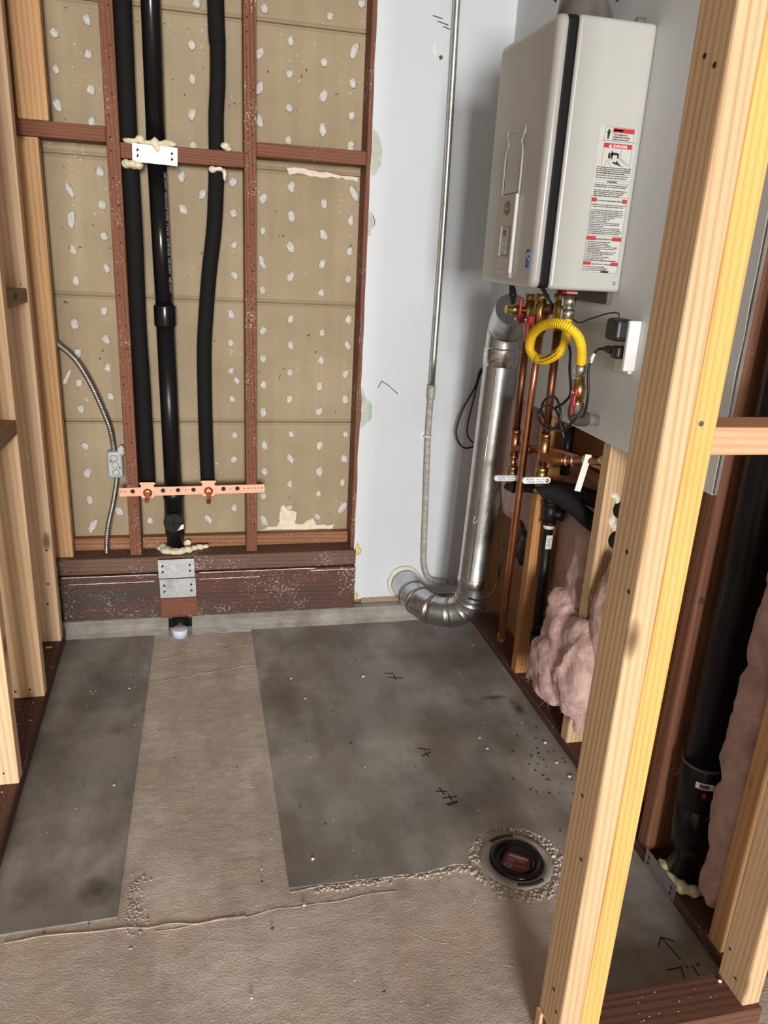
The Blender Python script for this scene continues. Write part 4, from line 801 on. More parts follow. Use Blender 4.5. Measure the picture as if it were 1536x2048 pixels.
# ------------------------------------------------------------------ copper pipes and valves under the heater
def ring(mb, p, axis, r, L, seg=18): return mb.lathe(p, axis, [(0, r*0.86), (0.0, r), (L, r), (L, r*0.86)], seg)
def iso_valve(x, y, z0, parent, drain, flip):
    v = obj('brass_valve', hexnut(hexnut(MB().lathe((x, y, z0), (0, 0, 1), [(0, 0.0125), (0.028, 0.0135), (0.03, 0.017), (0.085, 0.017), (0.088, 0.0135), (0.10, 0.0135)], 16), (x, y, z0+0.026), (0, 0, 1), 0.018, 0.014), (x, y, z0+0.092), (0, 0, 1), 0.019, 0.018), M['brass'], parent)
    if drain:
        obj('drain_port', MB().lathe((x-0.012, y, z0+0.066), (-1, 0, 0), [(0, 0.010), (0.022, 0.010), (0.023, 0.0135), (0.042, 0.0135), (0.043, 0.011), (0.058, 0.0115)], 18), M['brass'], v)
    s = -1 if flip else 1
    obj('red_lever', MB().box(x-0.034, x-0.017, y-0.012, y+0.012, z0+0.030, z0+0.054, 0.004, 2).box(x-0.036, x-0.027, y-0.010-0.004*s, y+0.010-0.004*s, z0+(0.02 if flip else 0.05)-0.035*(1 if flip else 0), z0+(0.05 if flip else 0.1), 0.004, 2), M['red'], v)
    obj('lever_nut', MB().lathe((x-0.036, y, z0+0.042), (-1, 0, 0), [(0, 0.0055), (0.004, 0.005), (0.005, 0.003)], 10), M['chrome'], v)
    return v
CX = 1.130
t = empty('copper_pipe', (CX, -0.515, 0.66), 'leftmost copper pipe under the heater, with a brass valve and red lever', 'copper pipe', 'copper pipes under the water heater')
obj('riser', MB().cyl((CX, -0.515, 0.79), (CX, -0.515, 1.10), 0.0112, 18), M['copper_d'], t)
iso_valve(CX, -0.515, 1.10, t, True, False)
obj('tee', ring(ring(MB().cyl((CX, -0.516, 0.745), (CX, -0.516, 0.825), 0.0135, 18), (CX, -0.516, 0.815), (0, 0, 1), 0.0145, 0.012), (CX, -0.516, 0.742), (0, 0, 1), 0.0145, 0.008).tube(spline([(CX, -0.516, 0.775), (1.15, -0.54, 0.776), (1.165, -0.558, 0.778)], 4), 0.0138, 16), M['copper_fit'], t)
obj('branch', MB().tube(spline([(1.155, -0.547, 0.777), (1.175, -0.565, 0.779), (1.200, -0.60, 0.782), (1.222, -0.66, 0.790), (1.230, -0.76, 0.800), (1.232, -0.86, 0.806)], 6), 0.0112, 16), M['copper'], t)
obj('drop', MB().cyl((CX, -0.517, 0.70), (CX, -0.516, 0.75), 0.0105, 16), M['copper'], t)
def ball_valve(x, y, z, parent, hl):
    v = obj('ball_valve', hexnut(hexnut(MB().lathe((x, y, z-0.045), (0, 0, 1), [(0, 0.010), (0.02, 0.012), (0.024, 0.017), (0.06, 0.017), (0.064, 0.012), (0.08, 0.011)], 16), (x, y, z+0.014), (0, 0, 1), 0.018, 0.013), (x, y, z-0.046), (0, 0, 1), 0.015, 0.011), M['brass'], parent)
    hd = obj('lever_handle', MB().box(x-0.006-hl, x+0.012, y-0.034, y-0.0285, z-0.0085, z+0.0085, 0.007, 3), M['white_pl'], v, label='white lever handle')
    obj('lever_print', text_mb([('WATER', 0, 0.0005, 0.0065, 'LEFT'), ('SHUT OFF', 0.028, 0.0005, 0.0055, 'LEFT'), ('ON / OFF', 0.004, -0.0055, 0.005, 'LEFT'), ('1/4 TURN', 0.030, -0.0055, 0.005, 'LEFT')], (x-hl+0.004, y-0.0343, z), (1, 0, 0), (0, 0, 1)), M['blue_print'], hd)
    obj('lever_nut', MB().lathe((x+0.002, y-0.030, z), (0, -1, 0), [(0, 0.006), (0.007, 0.006), (0.009, 0.003)], 6), M['chrome'], v)
    return v
ball_valve(CX, -0.520, 0.690, t, 0.062)
t = empty('copper_pipe', (CX, -0.585, 0.19), 'middle copper pipe, the long one running down almost to the floor', 'copper pipe', 'copper pipes under the water heater')
obj('riser', MB().tube([(1.152, -0.530, 0.150), (1.140, -0.560, 0.45), (1.134, -0.578, 0.72), (1.130, -0.592, 0.95), (1.129, -0.604, 1.12)], 0.0112, 18), M['copper'], t)
obj('cap', MB().lathe((1.1525, -0.529, 0.135), (-0.04, 0.09, 1), [(0, 0.009), (0.003, 0.0128), (0.028, 0.0128), (0.029, 0.0115)], 18), M['copper_fit'], t)
obj('top_elbow', MB().tube(spline([(1.129, -0.604, 1.115), (1.129, -0.608, 1.150), (1.131, -0.622, 1.172), (1.134, -0.650, 1.180), (1.136, -0.665, 1.180)], 5), 0.0142, 16), M['copper_d'], t)
iso_valve(1.122, -0.606, 1.105, t, False, True)
t = empty('copper_pipe', (CX, -0.71, 0.66), 'right copper pipe, behind the yellow hose, ending in a white levered valve', 'copper pipe', 'copper pipes under the water heater')
obj('riser', MB().cyl((CX, -0.713, 0.82), (CX, -0.708, 1.13), 0.0112, 18), M['copper_d'], t)
obj('top_fitting', hexnut(hexnut(MB().lathe((CX, -0.708, 1.13), (0, 0, 1), [(0, 0.0125), (0.02, 0.0135), (0.022, 0.017), (0.07, 0.017), (0.073, 0.0135), (0.107, 0.0135)], 16), (CX, -0.708, 1.14), (0, 0, 1), 0.018, 0.016), (CX, -0.708, 1.205), (0, 0, 1), 0.019, 0.018), M['brass'], t)
obj('tee', ring(MB().cyl((CX, -0.714, 0.775), (CX, -0.713, 0.860), 0.0135, 18), (CX, -0.713, 0.85), (0, 0, 1), 0.0145, 0.012).tube(spline([(CX, -0.714, 0.800), (1.135, -0.735, 0.800), (1.147, -0.757, 0.801), (1.162, -0.772, 0.803)], 5), 0.0138, 16), M['copper_fit'], t)
obj('branch', MB().tube(spline([(1.150, -0.760, 0.801), (1.175, -0.785, 0.806), (1.20, -0.815, 0.815), (1.225, -0.85, 0.822)], 6), 0.0112, 16), M['copper'], t)
obj('solder_ring', MB().lathe((1.166, -0.776, 0.804), (0.7, -0.72, 0.12), [(0, 0.0142), (0.003, 0.0142)], 16).lathe((1.178, -0.788, 0.807), (0.7, -0.72, 0.12), [(0, 0.0142), (0.003, 0.0142)], 16), M['solder'], t)
obj('drop', MB().cyl((CX, -0.715, 0.755), (CX, -0.714, 0.78), 0.0105, 16), M['copper'], t)
ball_valve(CX, -0.716, 0.742, t, 0.062)
obj('pipe_hanger', MB().box(1.182, 1.200, -0.832, -0.829, 0.735, 0.835, 0.001, rot=Matrix.Rotation(0.18, 4, 'Y')).lathe((1.198, -0.811, 0.814), (0.7, -0.72, 0.12), [(0, 0.0145), (0.012, 0.0145)], 16), M['white_pl'], label='white plastic hanger strap dangling from the right copper elbow', cat='pipe hanger')
foam([(1.226, -0.862, 0.826, (0.014, 0.016, 0.013)), (1.232, -0.874, 0.822, (0.010, 0.010, 0.010))], 'foam_w', 'small pale foam blob beside the hanger strap at the tan stud')

# insulated pipes in the right wall cavity
t = empty('insulated_pipe', (1.2, -0.7, 0.66), 'upper thick black insulated pipe running from the white levers to the tan stud', 'pipe', 'insulated pipes in the right wall')
obj('insulation_sleeve', MB().tube(spline([(CX, -0.521, 0.642), (1.137, -0.523, 0.657), (1.155, -0.535, 0.664), (1.185, -0.580, 0.672), (1.222, -0.64, 0.682), (1.244, -0.71, 0.693), (1.252, -0.80, 0.702), (1.252, -0.883, 0.707)], 6), 0.0225, 18), M['rubber'], t)
obj('insulation_end', MB().cyl((1.264, -0.9215, 0.716), (1.264, -0.936, 0.716), 0.026, 20), M['rubber'], t)
t = empty('insulated_pipe', (1.2, -0.8, 0.6), 'lower thick black insulated pipe running below the first to the tan stud', 'pipe', 'insulated pipes in the right wall')
obj('insulation_sleeve', MB().tube(spline([(CX+0.002, -0.718, 0.695), (1.142, -0.722, 0.702), (1.165, -0.735, 0.700), (1.200, -0.762, 0.682), (1.232, -0.80, 0.654), (1.250, -0.84, 0.640), (1.256, -0.883, 0.632)], 6), 0.0235, 18), M['rubber'], t)
obj('insulation_end', MB().cyl((1.264, -0.9215, 0.634), (1.264, -0.936, 0.634), 0.026, 20), M['rubber'], t)
foam([(1.238, -0.922, 0.752, (0.013, 0.009, 0.010)), (1.245, -0.923, 0.742, (0.008, 0.008, 0.012))], 'foam_w', 'foam blob above the upper drilled hole in the tan stud')
foam([(1.242, -0.922, 0.682, (0.012, 0.009, 0.018)), (1.250, -0.922, 0.668, (0.010, 0.008, 0.012))], 'foam_w', 'foam blob between the two drilled holes in the tan stud')

# black iron gas pipe in the cavity
t = empty('iron_pipe', (1.245, -0.585, 0.1), 'black iron gas pipe standing in front of the amber stud, elbow at its foot', 'gas pipe')
X_, Y_ = 1.240, -0.580
obj('vertical_pipe', MB().cyl((1.2475, Y_, 0.165), (1.2395, Y_, 0.555), 0.0150, 18), M['iron'], t)
obj('foot_elbow', MB().tube(spline([(1.2475, Y_, 0.185), (1.248, Y_, 0.158), (1.254, Y_-0.005, 0.143), (1.268, Y_-0.012, 0.140), (1.284, Y_-0.018, 0.140)], 5), 0.0195, 18), M['iron'], t)
obj('tee_fitting', ring(ring(MB().cyl((X_, Y_, 0.555), (1.237, Y_, 0.622), 0.0200, 18), (X_, Y_, 0.553), (0, 0, 1), 0.0225, 0.010), (1.237, Y_, 0.614), (0, 0, 1), 0.0225, 0.010).cyl((X_, Y_, 0.590), (X_+0.036, Y_-0.022, 0.585), 0.0185, 16), M['iron'], t)
obj('top_nipple', MB().cyl((1.237, Y_, 0.622), (1.236, Y_-0.002, 0.650), 0.0140, 16), M['iron_grey'], t)
obj('thread_tape', MB().lathe((1.240, Y_, 0.540), (0, 0, 1), [(0, 0.0152), (0.0, 0.0158), (0.010, 0.0158), (0.012, 0.0152)], 16), M['white_print'], t)
obj('paper_sticker', MB().box(1.230, 1.250, Y_-0.0168, Y_-0.0150, 0.478, 0.522, 0.0005), M['white_print'], t)
obj('sticker_print', text_mb([('STEEL', 0.001, 0, 0.006, 'LEFT'), ('PIPE', 0.001, -0.008, 0.006, 'LEFT'), ('||| ||', 0.001, -0.018, 0.008, 'LEFT')], (1.231, Y_-0.0170, 0.508), (1, 0, 0), (0, 0, 1)), M['ink'], t)
obj('drain_stub', MB().cyl((1.238, -0.640, 0.725), (1.232, -0.640, 0.86), 0.0140, 18), M['abs_dull'], label='short dark vertical pipe behind the copper tee under the drywall edge', cat='pipe')

# gas supply: iron elbow, valve, yellow hose
t = empty('gas_valve', (1.12, -0.88, 0.92), 'gas shutoff valve with red handle on a grey iron elbow coming out of the wall', 'valve')
obj('wall_nipple', MB().cyl((1.1995, -0.850, 0.927), (1.140, -0.868, 0.937), 0.0135, 18), plain('zinc_nipple', (0.5, 0.5, 0.48), 0.4, metal=0.8), t)
obj('elbow', MB().tube(spline([(1.158, -0.863, 0.934), (1.138, -0.869, 0.936), (1.127, -0.873, 0.944), (1.123, -0.877, 0.962), (1.122, -0.878, 0.976)], 5), [0.0185, 0.0185, 0.0185, 0.0185, 0.0185, 0.0185, 0.019, 0.019, 0.0195, 0.0195, 0.0195, 0.0195, 0.0195, 0.0195, 0.0195, 0.0195, 0.019, 0.0185, 0.018, 0.018, 0.018], 18), M['iron_grey'], t)
obj('valve_body', hexnut(hexnut(MB().lathe((1.121, -0.8795, 0.970), (0, 0, 1), [(0, 0.0125), (0.018, 0.014), (0.02, 0.0165), (0.05, 0.0165), (0.053, 0.013), (0.07, 0.0115)], 16), (1.121, -0.8795, 0.968), (0, 0, 1), 0.0165, 0.014), (1.120, -0.877, 1.022), (0, 0, 1), 0.0145, 0.012), M['brass'], t)
hd = obj('red_handle', MB().box(1.098, 1.106, -0.905, -0.884, 0.972, 1.010, 0.004, 2).box(1.097, 1.107, -0.912, -0.886, 0.998, 1.018, 0.005, 2).box(1.099, 1.1055, -0.898, -0.887, 0.948, 0.98, 0.004, 2), M['red'], t)
obj('handle_nut', MB().lathe((1.098, -0.899, 1.006), (-1, 0, 0), [(0, 0.006), (0.003, 0.0055), (0.0035, 0.003)], 8), M['chrome'], t)
obj('valve_stem', MB().cyl((1.121, -0.885, 1.002), (1.106, -0.893, 1.004), 0.007, 10), M['brass'], t)
t = empty('gas_hose', (1.1, -0.8, 1.05), 'yellow corrugated gas hose looping between the heater and the gas valve', 'hose')
HP = [(1.115, -0.785, 1.160), (1.112, -0.7965, 1.141), (1.108, -0.8034, 1.1176), (1.1, -0.8021, 1.093), (1.09, -0.7857, 1.0747), (1.078, -0.7592, 1.0621), (1.066, -0.73, 1.064), (1.056, -0.7164, 1.0809), (1.048, -0.7283, 1.1047), (1.042, -0.7604, 1.129), (1.04, -0.8018, 1.1477), (1.044, -0.8415, 1.1587), (1.052, -0.8785, 1.1614), (1.066, -0.904, 1.1542), (1.084, -0.9104, 1.1384), (1.102, -0.8991, 1.1148), (1.112, -0.8889, 1.0905), (1.118, -0.8802, 1.0706)]
sp = spline(HP, 10); p_, r_ = corr(sp, 0.0090, 0.0124, 0.0060)
obj('corrugated_tube', MB().tube(p_, r_, 14), M['yellow'], t)
lbp = sp[31:58]; obj('printed_band', MB().tube(lbp, 0.0122, 16), M['yellow'], t)
for i in (33, 37, 41, 45, 49):
    tt = (sp[i+1]-sp[i-1]).normalized(); nn = Vector((-0.85, -0.52, 0.1)); nn = (nn-tt*nn.dot(tt)).normalized(); up = nn.cross(tt)
    obj('band_print', text_mb([(('GAS', 'CONN', 'WARN', 'ANSI', 'USE')[(i-33)//4], 0, 0.001, 0.008, 'CENTER'), ('NOT REUSE', 0, -0.006, 0.004, 'CENTER')], sp[i]+nn*0.0127, tt, -up if up.z < 0 else up), M['ink'], t)
obj('lower_nut', hexnut(hexnut(MB().cyl((1.1195, -0.8785, 1.034), (1.1185, -0.8795, 1.074), 0.0105, 14), (1.119, -0.879, 1.046), (0, -0.02, 1), 0.0150, 0.022), (1.1195, -0.878, 1.030), (0, 0, 1), 0.0125, 0.012), M['chrome'], t)
obj('upper_nut', hexnut(hexnut(MB().cyl((1.115, -0.785, 1.145), (1.118, -0.775, 1.232), 0.0115, 14), (1.116, -0.781, 1.166), (0.05, 0.1, 1), 0.0168, 0.024), (1.117, -0.778, 1.196), (0.05, 0.1, 1), 0.0172, 0.024), M['chrome'], t)
obj('paper_tag', MB().lathe((1.118, -0.775, 1.2245), (0.03, 0.1, 1), [(0, 0.019), (0.009, 0.019)], 20), M['red_tag'], t, label='red paper tag with white lettering')
obj('tag_print', text_mb([('GAS INLET', 0, 0, 0.0055, 'CENTER')], (1.114, -0.7955, 1.227), (0.95, -0.3, 0), (0, 0, 1)), M['white_print'], t)

# cords, outlet, adapter
t = empty('power_outlet', (1.195, -0.93, 1.07), 'white surface outlet on the grey drywall right of the yellow hose', 'outlet')
obj('cover_plate', MB().box(1.189, 1.1993, -0.975, -0.908, 1.062, 1.178, 0.003, 2), M['white_pl'], t)
obj('side_cover', MB().box(1.170, 1.1992, -0.985, -0.972, 1.070, 1.182, 0.003, 2), M['white_pl'], t)
t = empty('power_adapter', (1.17, -0.94, 1.13), 'black power adapter plugged into the upper socket of the white outlet', 'adapter')
obj('adapter_body', MB().box(1.145, 1.1888, -0.972, -0.918, 1.134, 1.184, 0.010, 3), M['black'], t)
obj('cord', MB().tube(spline([(1.165, -0.940, 1.184), (1.165, -0.936, 1.194), (1.166, -0.90, 1.192), (1.166, -0.865, 1.185), (1.17, -0.7956, 1.1691), (1.175, -0.7223, 1.1539), (1.158, -0.690, 1.175), (1.112, -0.680, 1.20), (1.085, -0.672, 1.234)], 8), 0.0018, 8), M['black'], t)
t = empty('power_cable', (1.16, -0.95, 0.9), 'black power cord with a plug in the lower socket, coiled by the gas elbow', 'cord')
obj('plug', MB().box(1.158, 1.1888, -0.966, -0.934, 1.094, 1.123, 0.007, 3).tube([(1.164, -0.936, 1.110), (1.160, -0.918, 1.112), (1.159, -0.905, 1.111)], [0.010, 0.008, 0.005], 12), M['black'], t)
obj('cord', MB().tube(spline([(1.159, -0.910, 1.1115), (1.15, -0.8911, 1.1057), (1.133, -0.8989, 1.0829), (1.130, -0.8985, 1.0532), (1.134, -0.905, 1.0022), (1.120, -0.9247, 0.9567), (1.1, -0.9217, 0.9463), (1.09, -0.8857, 0.9087), (1.09, -0.8081, 0.9062), (1.085, -0.7646, 0.9357), (1.085, -0.7828, 0.9689), (1.088, -0.825, 0.980), (1.090, -0.856, 0.960), (1.090, -0.862, 0.925), (1.086, -0.82, 0.895), (1.083, -0.775, 0.905), (1.078, -0.762, 0.930), (1.080, -0.80, 0.955), (1.088, -0.842, 0.950), (1.10, -0.852, 0.915), (1.11, -0.86, 0.885)], 8), 0.0032, 8), M['black'], t)
obj('white_wrap', MB().tube(spline([(1.141, -0.894, 1.096), (1.136, -0.8975, 1.0885), (1.132, -0.899, 1.076)], 4), 0.0042, 10), M['white_print'], t)
obj('cord', MB().tube(spline([(1.085, -0.690, 1.234), (1.115, -0.675, 1.20), (1.15, -0.672, 1.165), (1.16, -0.690, 1.12), (1.158, -0.735, 1.085), (1.152, -0.7591, 1.0383), (1.150, -0.785, 0.985), (1.12, -0.815, 0.965), (1.09, -0.836, 0.957)], 8), 0.0036, 8), M['black'], t)
obj('wrapped_lead', MB().tube(spline([(1.05, -0.5604, 1.236), (1.060, -0.5504, 1.215), (1.064, -0.545, 1.200), (1.069, -0.537, 1.184)], 6), [0.008, 0.008, 0.0082, 0.0084, 0.009, 0.0095, 0.0098, 0.01, 0.0105, 0.011, 0.011, 0.010, 0.009, 0.0085, 0.008, 0.0075, 0.007, 0.0065, 0.006], 10), M['black'], label='black taped lead hanging under the heater front, left of the brass valves', cat='cable')
obj('hanging_cable', MB().tube(spline([(1.185, -0.315, 0.70), (1.17, -0.335, 0.6266), (1.172, -0.389, 0.4822), (1.165, -0.4235, 0.3741), (1.15, -0.4478, 0.3149), (1.13, -0.4511, 0.2642), (1.10, -0.430, 0.238), (1.075, -0.405, 0.234)], 8), 0.0035, 8), M['black'], label='thin black cable hanging right of the duct and curling under it', cat='cable')

# ------------------------------------------------------------------ big drain pipe at right
t = empty('drain_pipe', (1.258, -1.415, 0.02), 'large glossy black drain pipe in the right wall beside the pink batt', 'pipe')
obj('pipe_length', MB().cyl((1.2560, -1.3815, 2.44), (1.2560, -1.3975, 0.30), 0.0420, 32), M['abs'], t)
obj('lower_pipe', MB().cyl((1.2560, -1.397, 0.31), (1.2570, -1.4115, 0.026), 0.0425, 32), M['abs'], t)
obj('coupling', MB().lathe((1.2562, -1.4045, 0.212), (0, 0.04, 1), [(0, 0.043), (0.002, 0.0455), (0.098, 0.0460), (0.102, 0.0455), (0.103, 0.0425)], 32), M['abs_dull'], t)
obj('bright_lip', MB().lathe((1.2560, -1.4003, 0.314), (0, 0.04, 1), [(0, 0.0455), (0.0012, 0.0463), (0.0030, 0.0460), (0.004, 0.0435)], 32), M['iron_grey'], t)
def on_pipe(cx, cy, r, a0, a1, z0, z1):
    mb = MB(); n = 8
    def fn(u, v): a = a0+(a1-a0)*u; return Vector((cx+r*math.cos(a), cy+r*math.sin(a), z0+(z1-z0)*v))
    mb.grid(n, 1, fn); return mb
st = obj('barcode_sticker', on_pipe(1.2562, -1.402, 0.0466, math.radians(-142), math.radians(-97), 0.277, 0.292), M['white_print'], t)
mb = MB()
for i in range(12):
    a = math.radians(-131+i*2.0); c0 = Vector((1.2562+0.0469*math.cos(a), -1.402+0.0469*math.sin(a), 0)); mb.box(c0.x-0.0004-0.0003*(i % 3), c0.x+0.0004, c0.y-0.0003, c0.y+0.0003, 0.2795, 0.289)
obj('barcode_print', mb, M['ink'], st)
obj('red_stamp', on_pipe(1.2562, -1.403, 0.0466, math.radians(-122), math.radians(-113), 0.257, 0.268), M['ink_red'], t)
foam([(1.216, -1.395, 0.036, (0.012, 0.018, 0.014)), (1.214, -1.425, 0.034, (0.013, 0.022, 0.013)), (1.222, -1.452, 0.034, (0.016, 0.018, 0.014)), (1.243, -1.466, 0.033, (0.020, 0.014, 0.012)), (1.268, -1.468, 0.033, (0.018, 0.012, 0.012)), (1.288, -1.455, 0.034, (0.012, 0.012, 0.012))], 'foam', 'cream foam ring round the foot of the large black drain pipe')

# ------------------------------------------------------------------ floor drain
t = empty('floor_drain', (0.912, -1.286, 0), 'round black floor drain with a test cap and dark red label, left of the post', 'drain')
DC = Vector((0.912, -1.287, 0.0))
fr = MB().lathe(DC+Vector((0, 0, -0.012)), (0, 0, 1), [(0, 0.083), (0.0125, 0.083), (0.0145, 0.081), (0.0145, 0.063), (0.006, 0.0615), (0.0, 0.0615), (0, 0.083)], 48)
obj('flange', fr, M['mat_ring'], t)
for a0 in (75, 250):
    obj('flange_slot', MB().tube([DC+Vector((0.074*math.cos(math.radians(a0+i*6)), 0.074*math.sin(math.radians(a0+i*6)), 0.0022)) for i in range(9)], 0.0042, 8), M['ink'], t)
obj('cap', MB().lathe(DC+Vector((0, 0, -0.03)), (0, 0, 1), [(0, 0.060), (0.034, 0.0605), (0.037, 0.058), (0.037, 0.050), (0.031, 0.048), (0.031, 0.044), (0.035, 0.042), (0.035, 0.039), (0.024, 0.036), (0.022, 0.0)], 48), M['abs'], t)
la = math.radians(-35)
lb_ = obj('cap_label', MB().box(DC.x-0.031, DC.x+0.031, DC.y-0.027, DC.y+0.027, -0.0056, -0.0051, 0, rot=Matrix.Rotation(la, 4, 'Z')), M['label_red'], t)
cu, sv = Vector((math.cos(la), math.sin(la), 0)), Vector((-math.sin(la), math.cos(la), 0))
mb = MB(); mb.prism([(-0.024, -0.021), (-0.006, -0.021), (-0.006, -0.010), (-0.024, -0.010)], DC+Vector((0, 0, -0.0050)), cu, sv, 0.0001).prism([(-0.022, 0.013), (0.024, 0.013), (0.024, 0.020), (-0.022, 0.020)], DC+Vector((0, 0, -0.0050)), cu, sv, 0.0001)
text_mb([('TEST', -0.022, -0.004, 0.009, 'LEFT'), ('CAP', 0.003, 0.003, 0.008, 'LEFT'), ('REMOVE', 0.0, -0.013, 0.006, 'LEFT'), ('BEFORE USE', -0.022, 0.006, 0.005, 'LEFT')], DC+Vector((0, 0, -0.0048)), cu, sv, mb)
obj('label_print', mb, plain('dull_print', (0.40, 0.33, 0.32), 0.6), lb_)
obj('label_barcode', MB().prism([(-0.021, -0.018), (-0.017, -0.018), (-0.017, -0.013), (-0.021, -0.013)], DC+Vector((0, 0, -0.0047)), cu, sv, 0.0001).prism([(-0.015, -0.018), (-0.012, -0.018), (-0.012, -0.013), (-0.015, -0.013)], DC+Vector((0, 0, -0.0047)), cu, sv, 0.0001).prism([(-0.010, -0.018), (-0.008, -0.018), (-0.008, -0.013), (-0.010, -0.013)], DC+Vector((0, 0, -0.0047)), cu, sv, 0.0001), M['ink'], lb_)
random.seed(11)
mb = MB()
for i in range(260):
    a = random.uniform(0, 2*PI); r = random.uniform(0.086, 0.116)
    mb.blob(DC+Vector((r*math.cos(a), r*math.sin(a), -0.0025)), (random.uniform(.002, .0065), random.uniform(.002, .006), random.uniform(.001, .0038)), i, 0.5, 1.5, 1)
for i in range(130):
    x = random.uniform(0.44, 0.80); mb.blob((x, -1.289+random.gauss(0, 0.007), -0.003), (random.uniform(.002, .007), random.uniform(.002, .0045), random.uniform(.001, .0035)), i, 0.5, 1.5, 1)
for i in range(110):
    mb.blob((0.064+abs(random.gauss(0, 0.016)), -1.265+random.gauss(0, 0.04), -0.0045), (random.uniform(.0015, .004), random.uniform(.001, .0035), random.uniform(.001, .0030)), i, 0.5, 1.5, 1)
obj('broken_concrete', mb, M['infill'], floor, kind='stuff', label='crumbly broken concrete round the drain and slab edge')

# ------------------------------------------------------------------ insulation
def batt(nx, ny, nz, box, seed, amp, label, group='pink insulation batts', shape=None, freq=14, fuzz=0):
    x0, x1, y0, y1, z0, z1 = box
    mb = MB(); g = bmesh.ops.create_cube(mb.bm, size=1.0)
    bmesh.ops.subdivide_edges(mb.bm, edges=mb.bm.edges[:], cuts=nx, use_grid_fill=True)
    for v in mb.bm.verts:
        p = v.co.copy(); q = Vector((x0+(p.x+0.5)*(x1-x0), y0+(p.y+0.5)*(y1-y0), z0+(p.z+0.5)*(z1-z0)))
        if shape: q = shape(q, p)
        v.co = q
    for f in mb.bm.faces: f.smooth = True
    mb.bm.normal_update()
    off = Vector((seed*5.3, seed*2.1, seed))
    mv = []
    for v in mb.bm.verts:
        n = noise.noise(v.co*freq+off) + 0.55*noise.noise(v.co*freq*2.4+off) + 0.35*noise.noise(v.co*freq*6+off)
        mv.append((v, v.co + v.normal*amp*n + Vector((0, 0, 0.3*amp*noise.noise(v.co*30+off)))))
    for v, c in mv: v.co = c
    return obj('insulation_batt', mb, M['pink'], label=label, cat='insulation', group=group)
batt(14, 0, 0, (1.240, 1.300, -0.500, -0.02, 0.47, 1.0), 1, 0.008, 'pink insulation in the cavity right of the duct, behind the long copper pipe')
def ellip(c, r, k=0.75):
    def sh(q, p):
        n = Vector((p.x*2, p.y*2, p.z*2)); m = max(abs(n.x), abs(n.y), abs(n.z), 1e-6); e_ = n.normalized()*m; s_ = n.lerp(e_, k)
        return Vector((c[0]+r[0]*s_.x, c[1]+r[1]*s_.y, c[2]+r[2]*s_.z))
    return sh
def cloud_tex(name, size, depth=2):
    t_ = bpy.data.textures.new(name, 'CLOUDS'); t_.noise_scale = size; t_.noise_depth = depth; return t_
TEX_A = cloud_tex('wool_lumps', 0.045); TEX_B = cloud_tex('wool_fluff', 0.011, 3)
def clump(lumps, label, seed, group='pink insulation batts', vox=0.006, amp=0.016, wisps=0):
    # lumps: centre, radii, tilt about x and z; merged into one soft mass of glass wool
    mb = MB(); rnd = random.Random(seed); fib = MB()
    for i, (c, r, rx, rz) in enumerate(lumps):
        g = bmesh.ops.create_icosphere(mb.bm, subdivisions=3, radius=1.0)
        m = Matrix.Translation(c) @ Matrix.Rotation(rz, 4, 'Z') @ Matrix.Rotation(rx, 4, 'X') @ Matrix.Diagonal((*r, 1))
        for v in g['verts']:
            k = 1+0.22*noise.noise(v.co*2.0+Vector((seed, i*3.1, 0)))
            v.co = m @ (v.co*k)
        for j in range(wisps):
            d = Vector((rnd.gauss(0, 1), rnd.gauss(0, 1), rnd.gauss(0, 1))).normalized()
            p = m @ (d*0.97); q = m @ (d*1.25); e_ = (q-p).normalized(); L = rnd.uniform(0.004, 0.016)
            sd = Vector((rnd.gauss(0, 1), rnd.gauss(0, 1), rnd.gauss(0, 1)))*0.5
            fib.tube([p, p+(e_+sd*0.4)*L*0.5, p+(e_+sd)*L+Vector((0, 0, -0.002))], [0.0004, 0.0003, 0.0001], 3, False)
    o = obj('insulation_batt', mb, M['pink'], label=label, cat='insulation', group=group)
    m = o.modifiers.new('merge', 'REMESH'); m.mode = 'VOXEL'; m.voxel_size = vox; m.use_smooth_shade = True
    m = o.modifiers.new('smooth', 'SMOOTH'); m.iterations = 6; m.factor = 0.5
    for tx, st in ((TEX_A, amp), (TEX_B, amp*0.42)):
        m = o.modifiers.new('fluff', 'DISPLACE'); m.texture = tx; m.texture_coords = 'GLOBAL'; m.strength = st; m.mid_level = 0.5
    if wisps: obj('wool_fibres', fib, M['pink'], o, kind='stuff')
    return o
clump([((1.214, -0.80, 0.385), (0.045, 0.072, 0.045), 0.3, 0), ((1.198, -0.845, 0.315), (0.050, 0.105, 0.080), 0.2, 0), ((1.180, -0.845, 0.240), (0.050, 0.105, 0.085), -0.2, 0.1),
       ((1.166, -0.778, 0.175), (0.028, 0.038, 0.032), 0, 0), ((1.156, -0.752, 0.148), (0.012, 0.014, 0.018), 0, 0), ((1.168, -0.86, 0.170), (0.038, 0.085, 0.045), -0.25, 0),
       ((1.200, -0.94, 0.330), (0.040, 0.090, 0.085), 0.15, 0), ((1.186, -0.95, 0.235), (0.044, 0.080, 0.090), 0.1, 0), ((1.186, -0.93, 0.290), (0.050, 0.018, 0.12), 0.35, 0.3), ((1.192, -0.995, 0.150), (0.012, 0.016, 0.045), 0.2, 0)],
      'big pink insulation clump spilling out of the cavity onto the plate', 4, amp=0.011, wisps=70)
clump([((1.262, -0.775, 0.575), (0.030, 0.045, 0.06), 0, 0), ((1.250, -0.79, 0.49), (0.036, 0.055, 0.07), 0.2, 0), ((1.244, -0.80, 0.40), (0.036, 0.060, 0.075), -0.2, 0), ((1.250, -0.815, 0.335), (0.032, 0.050, 0.06), 0, 0)],
      'tall twisted pink batt edge standing between the black pipes and the tan stud', 6, amp=0.010, wisps=60)
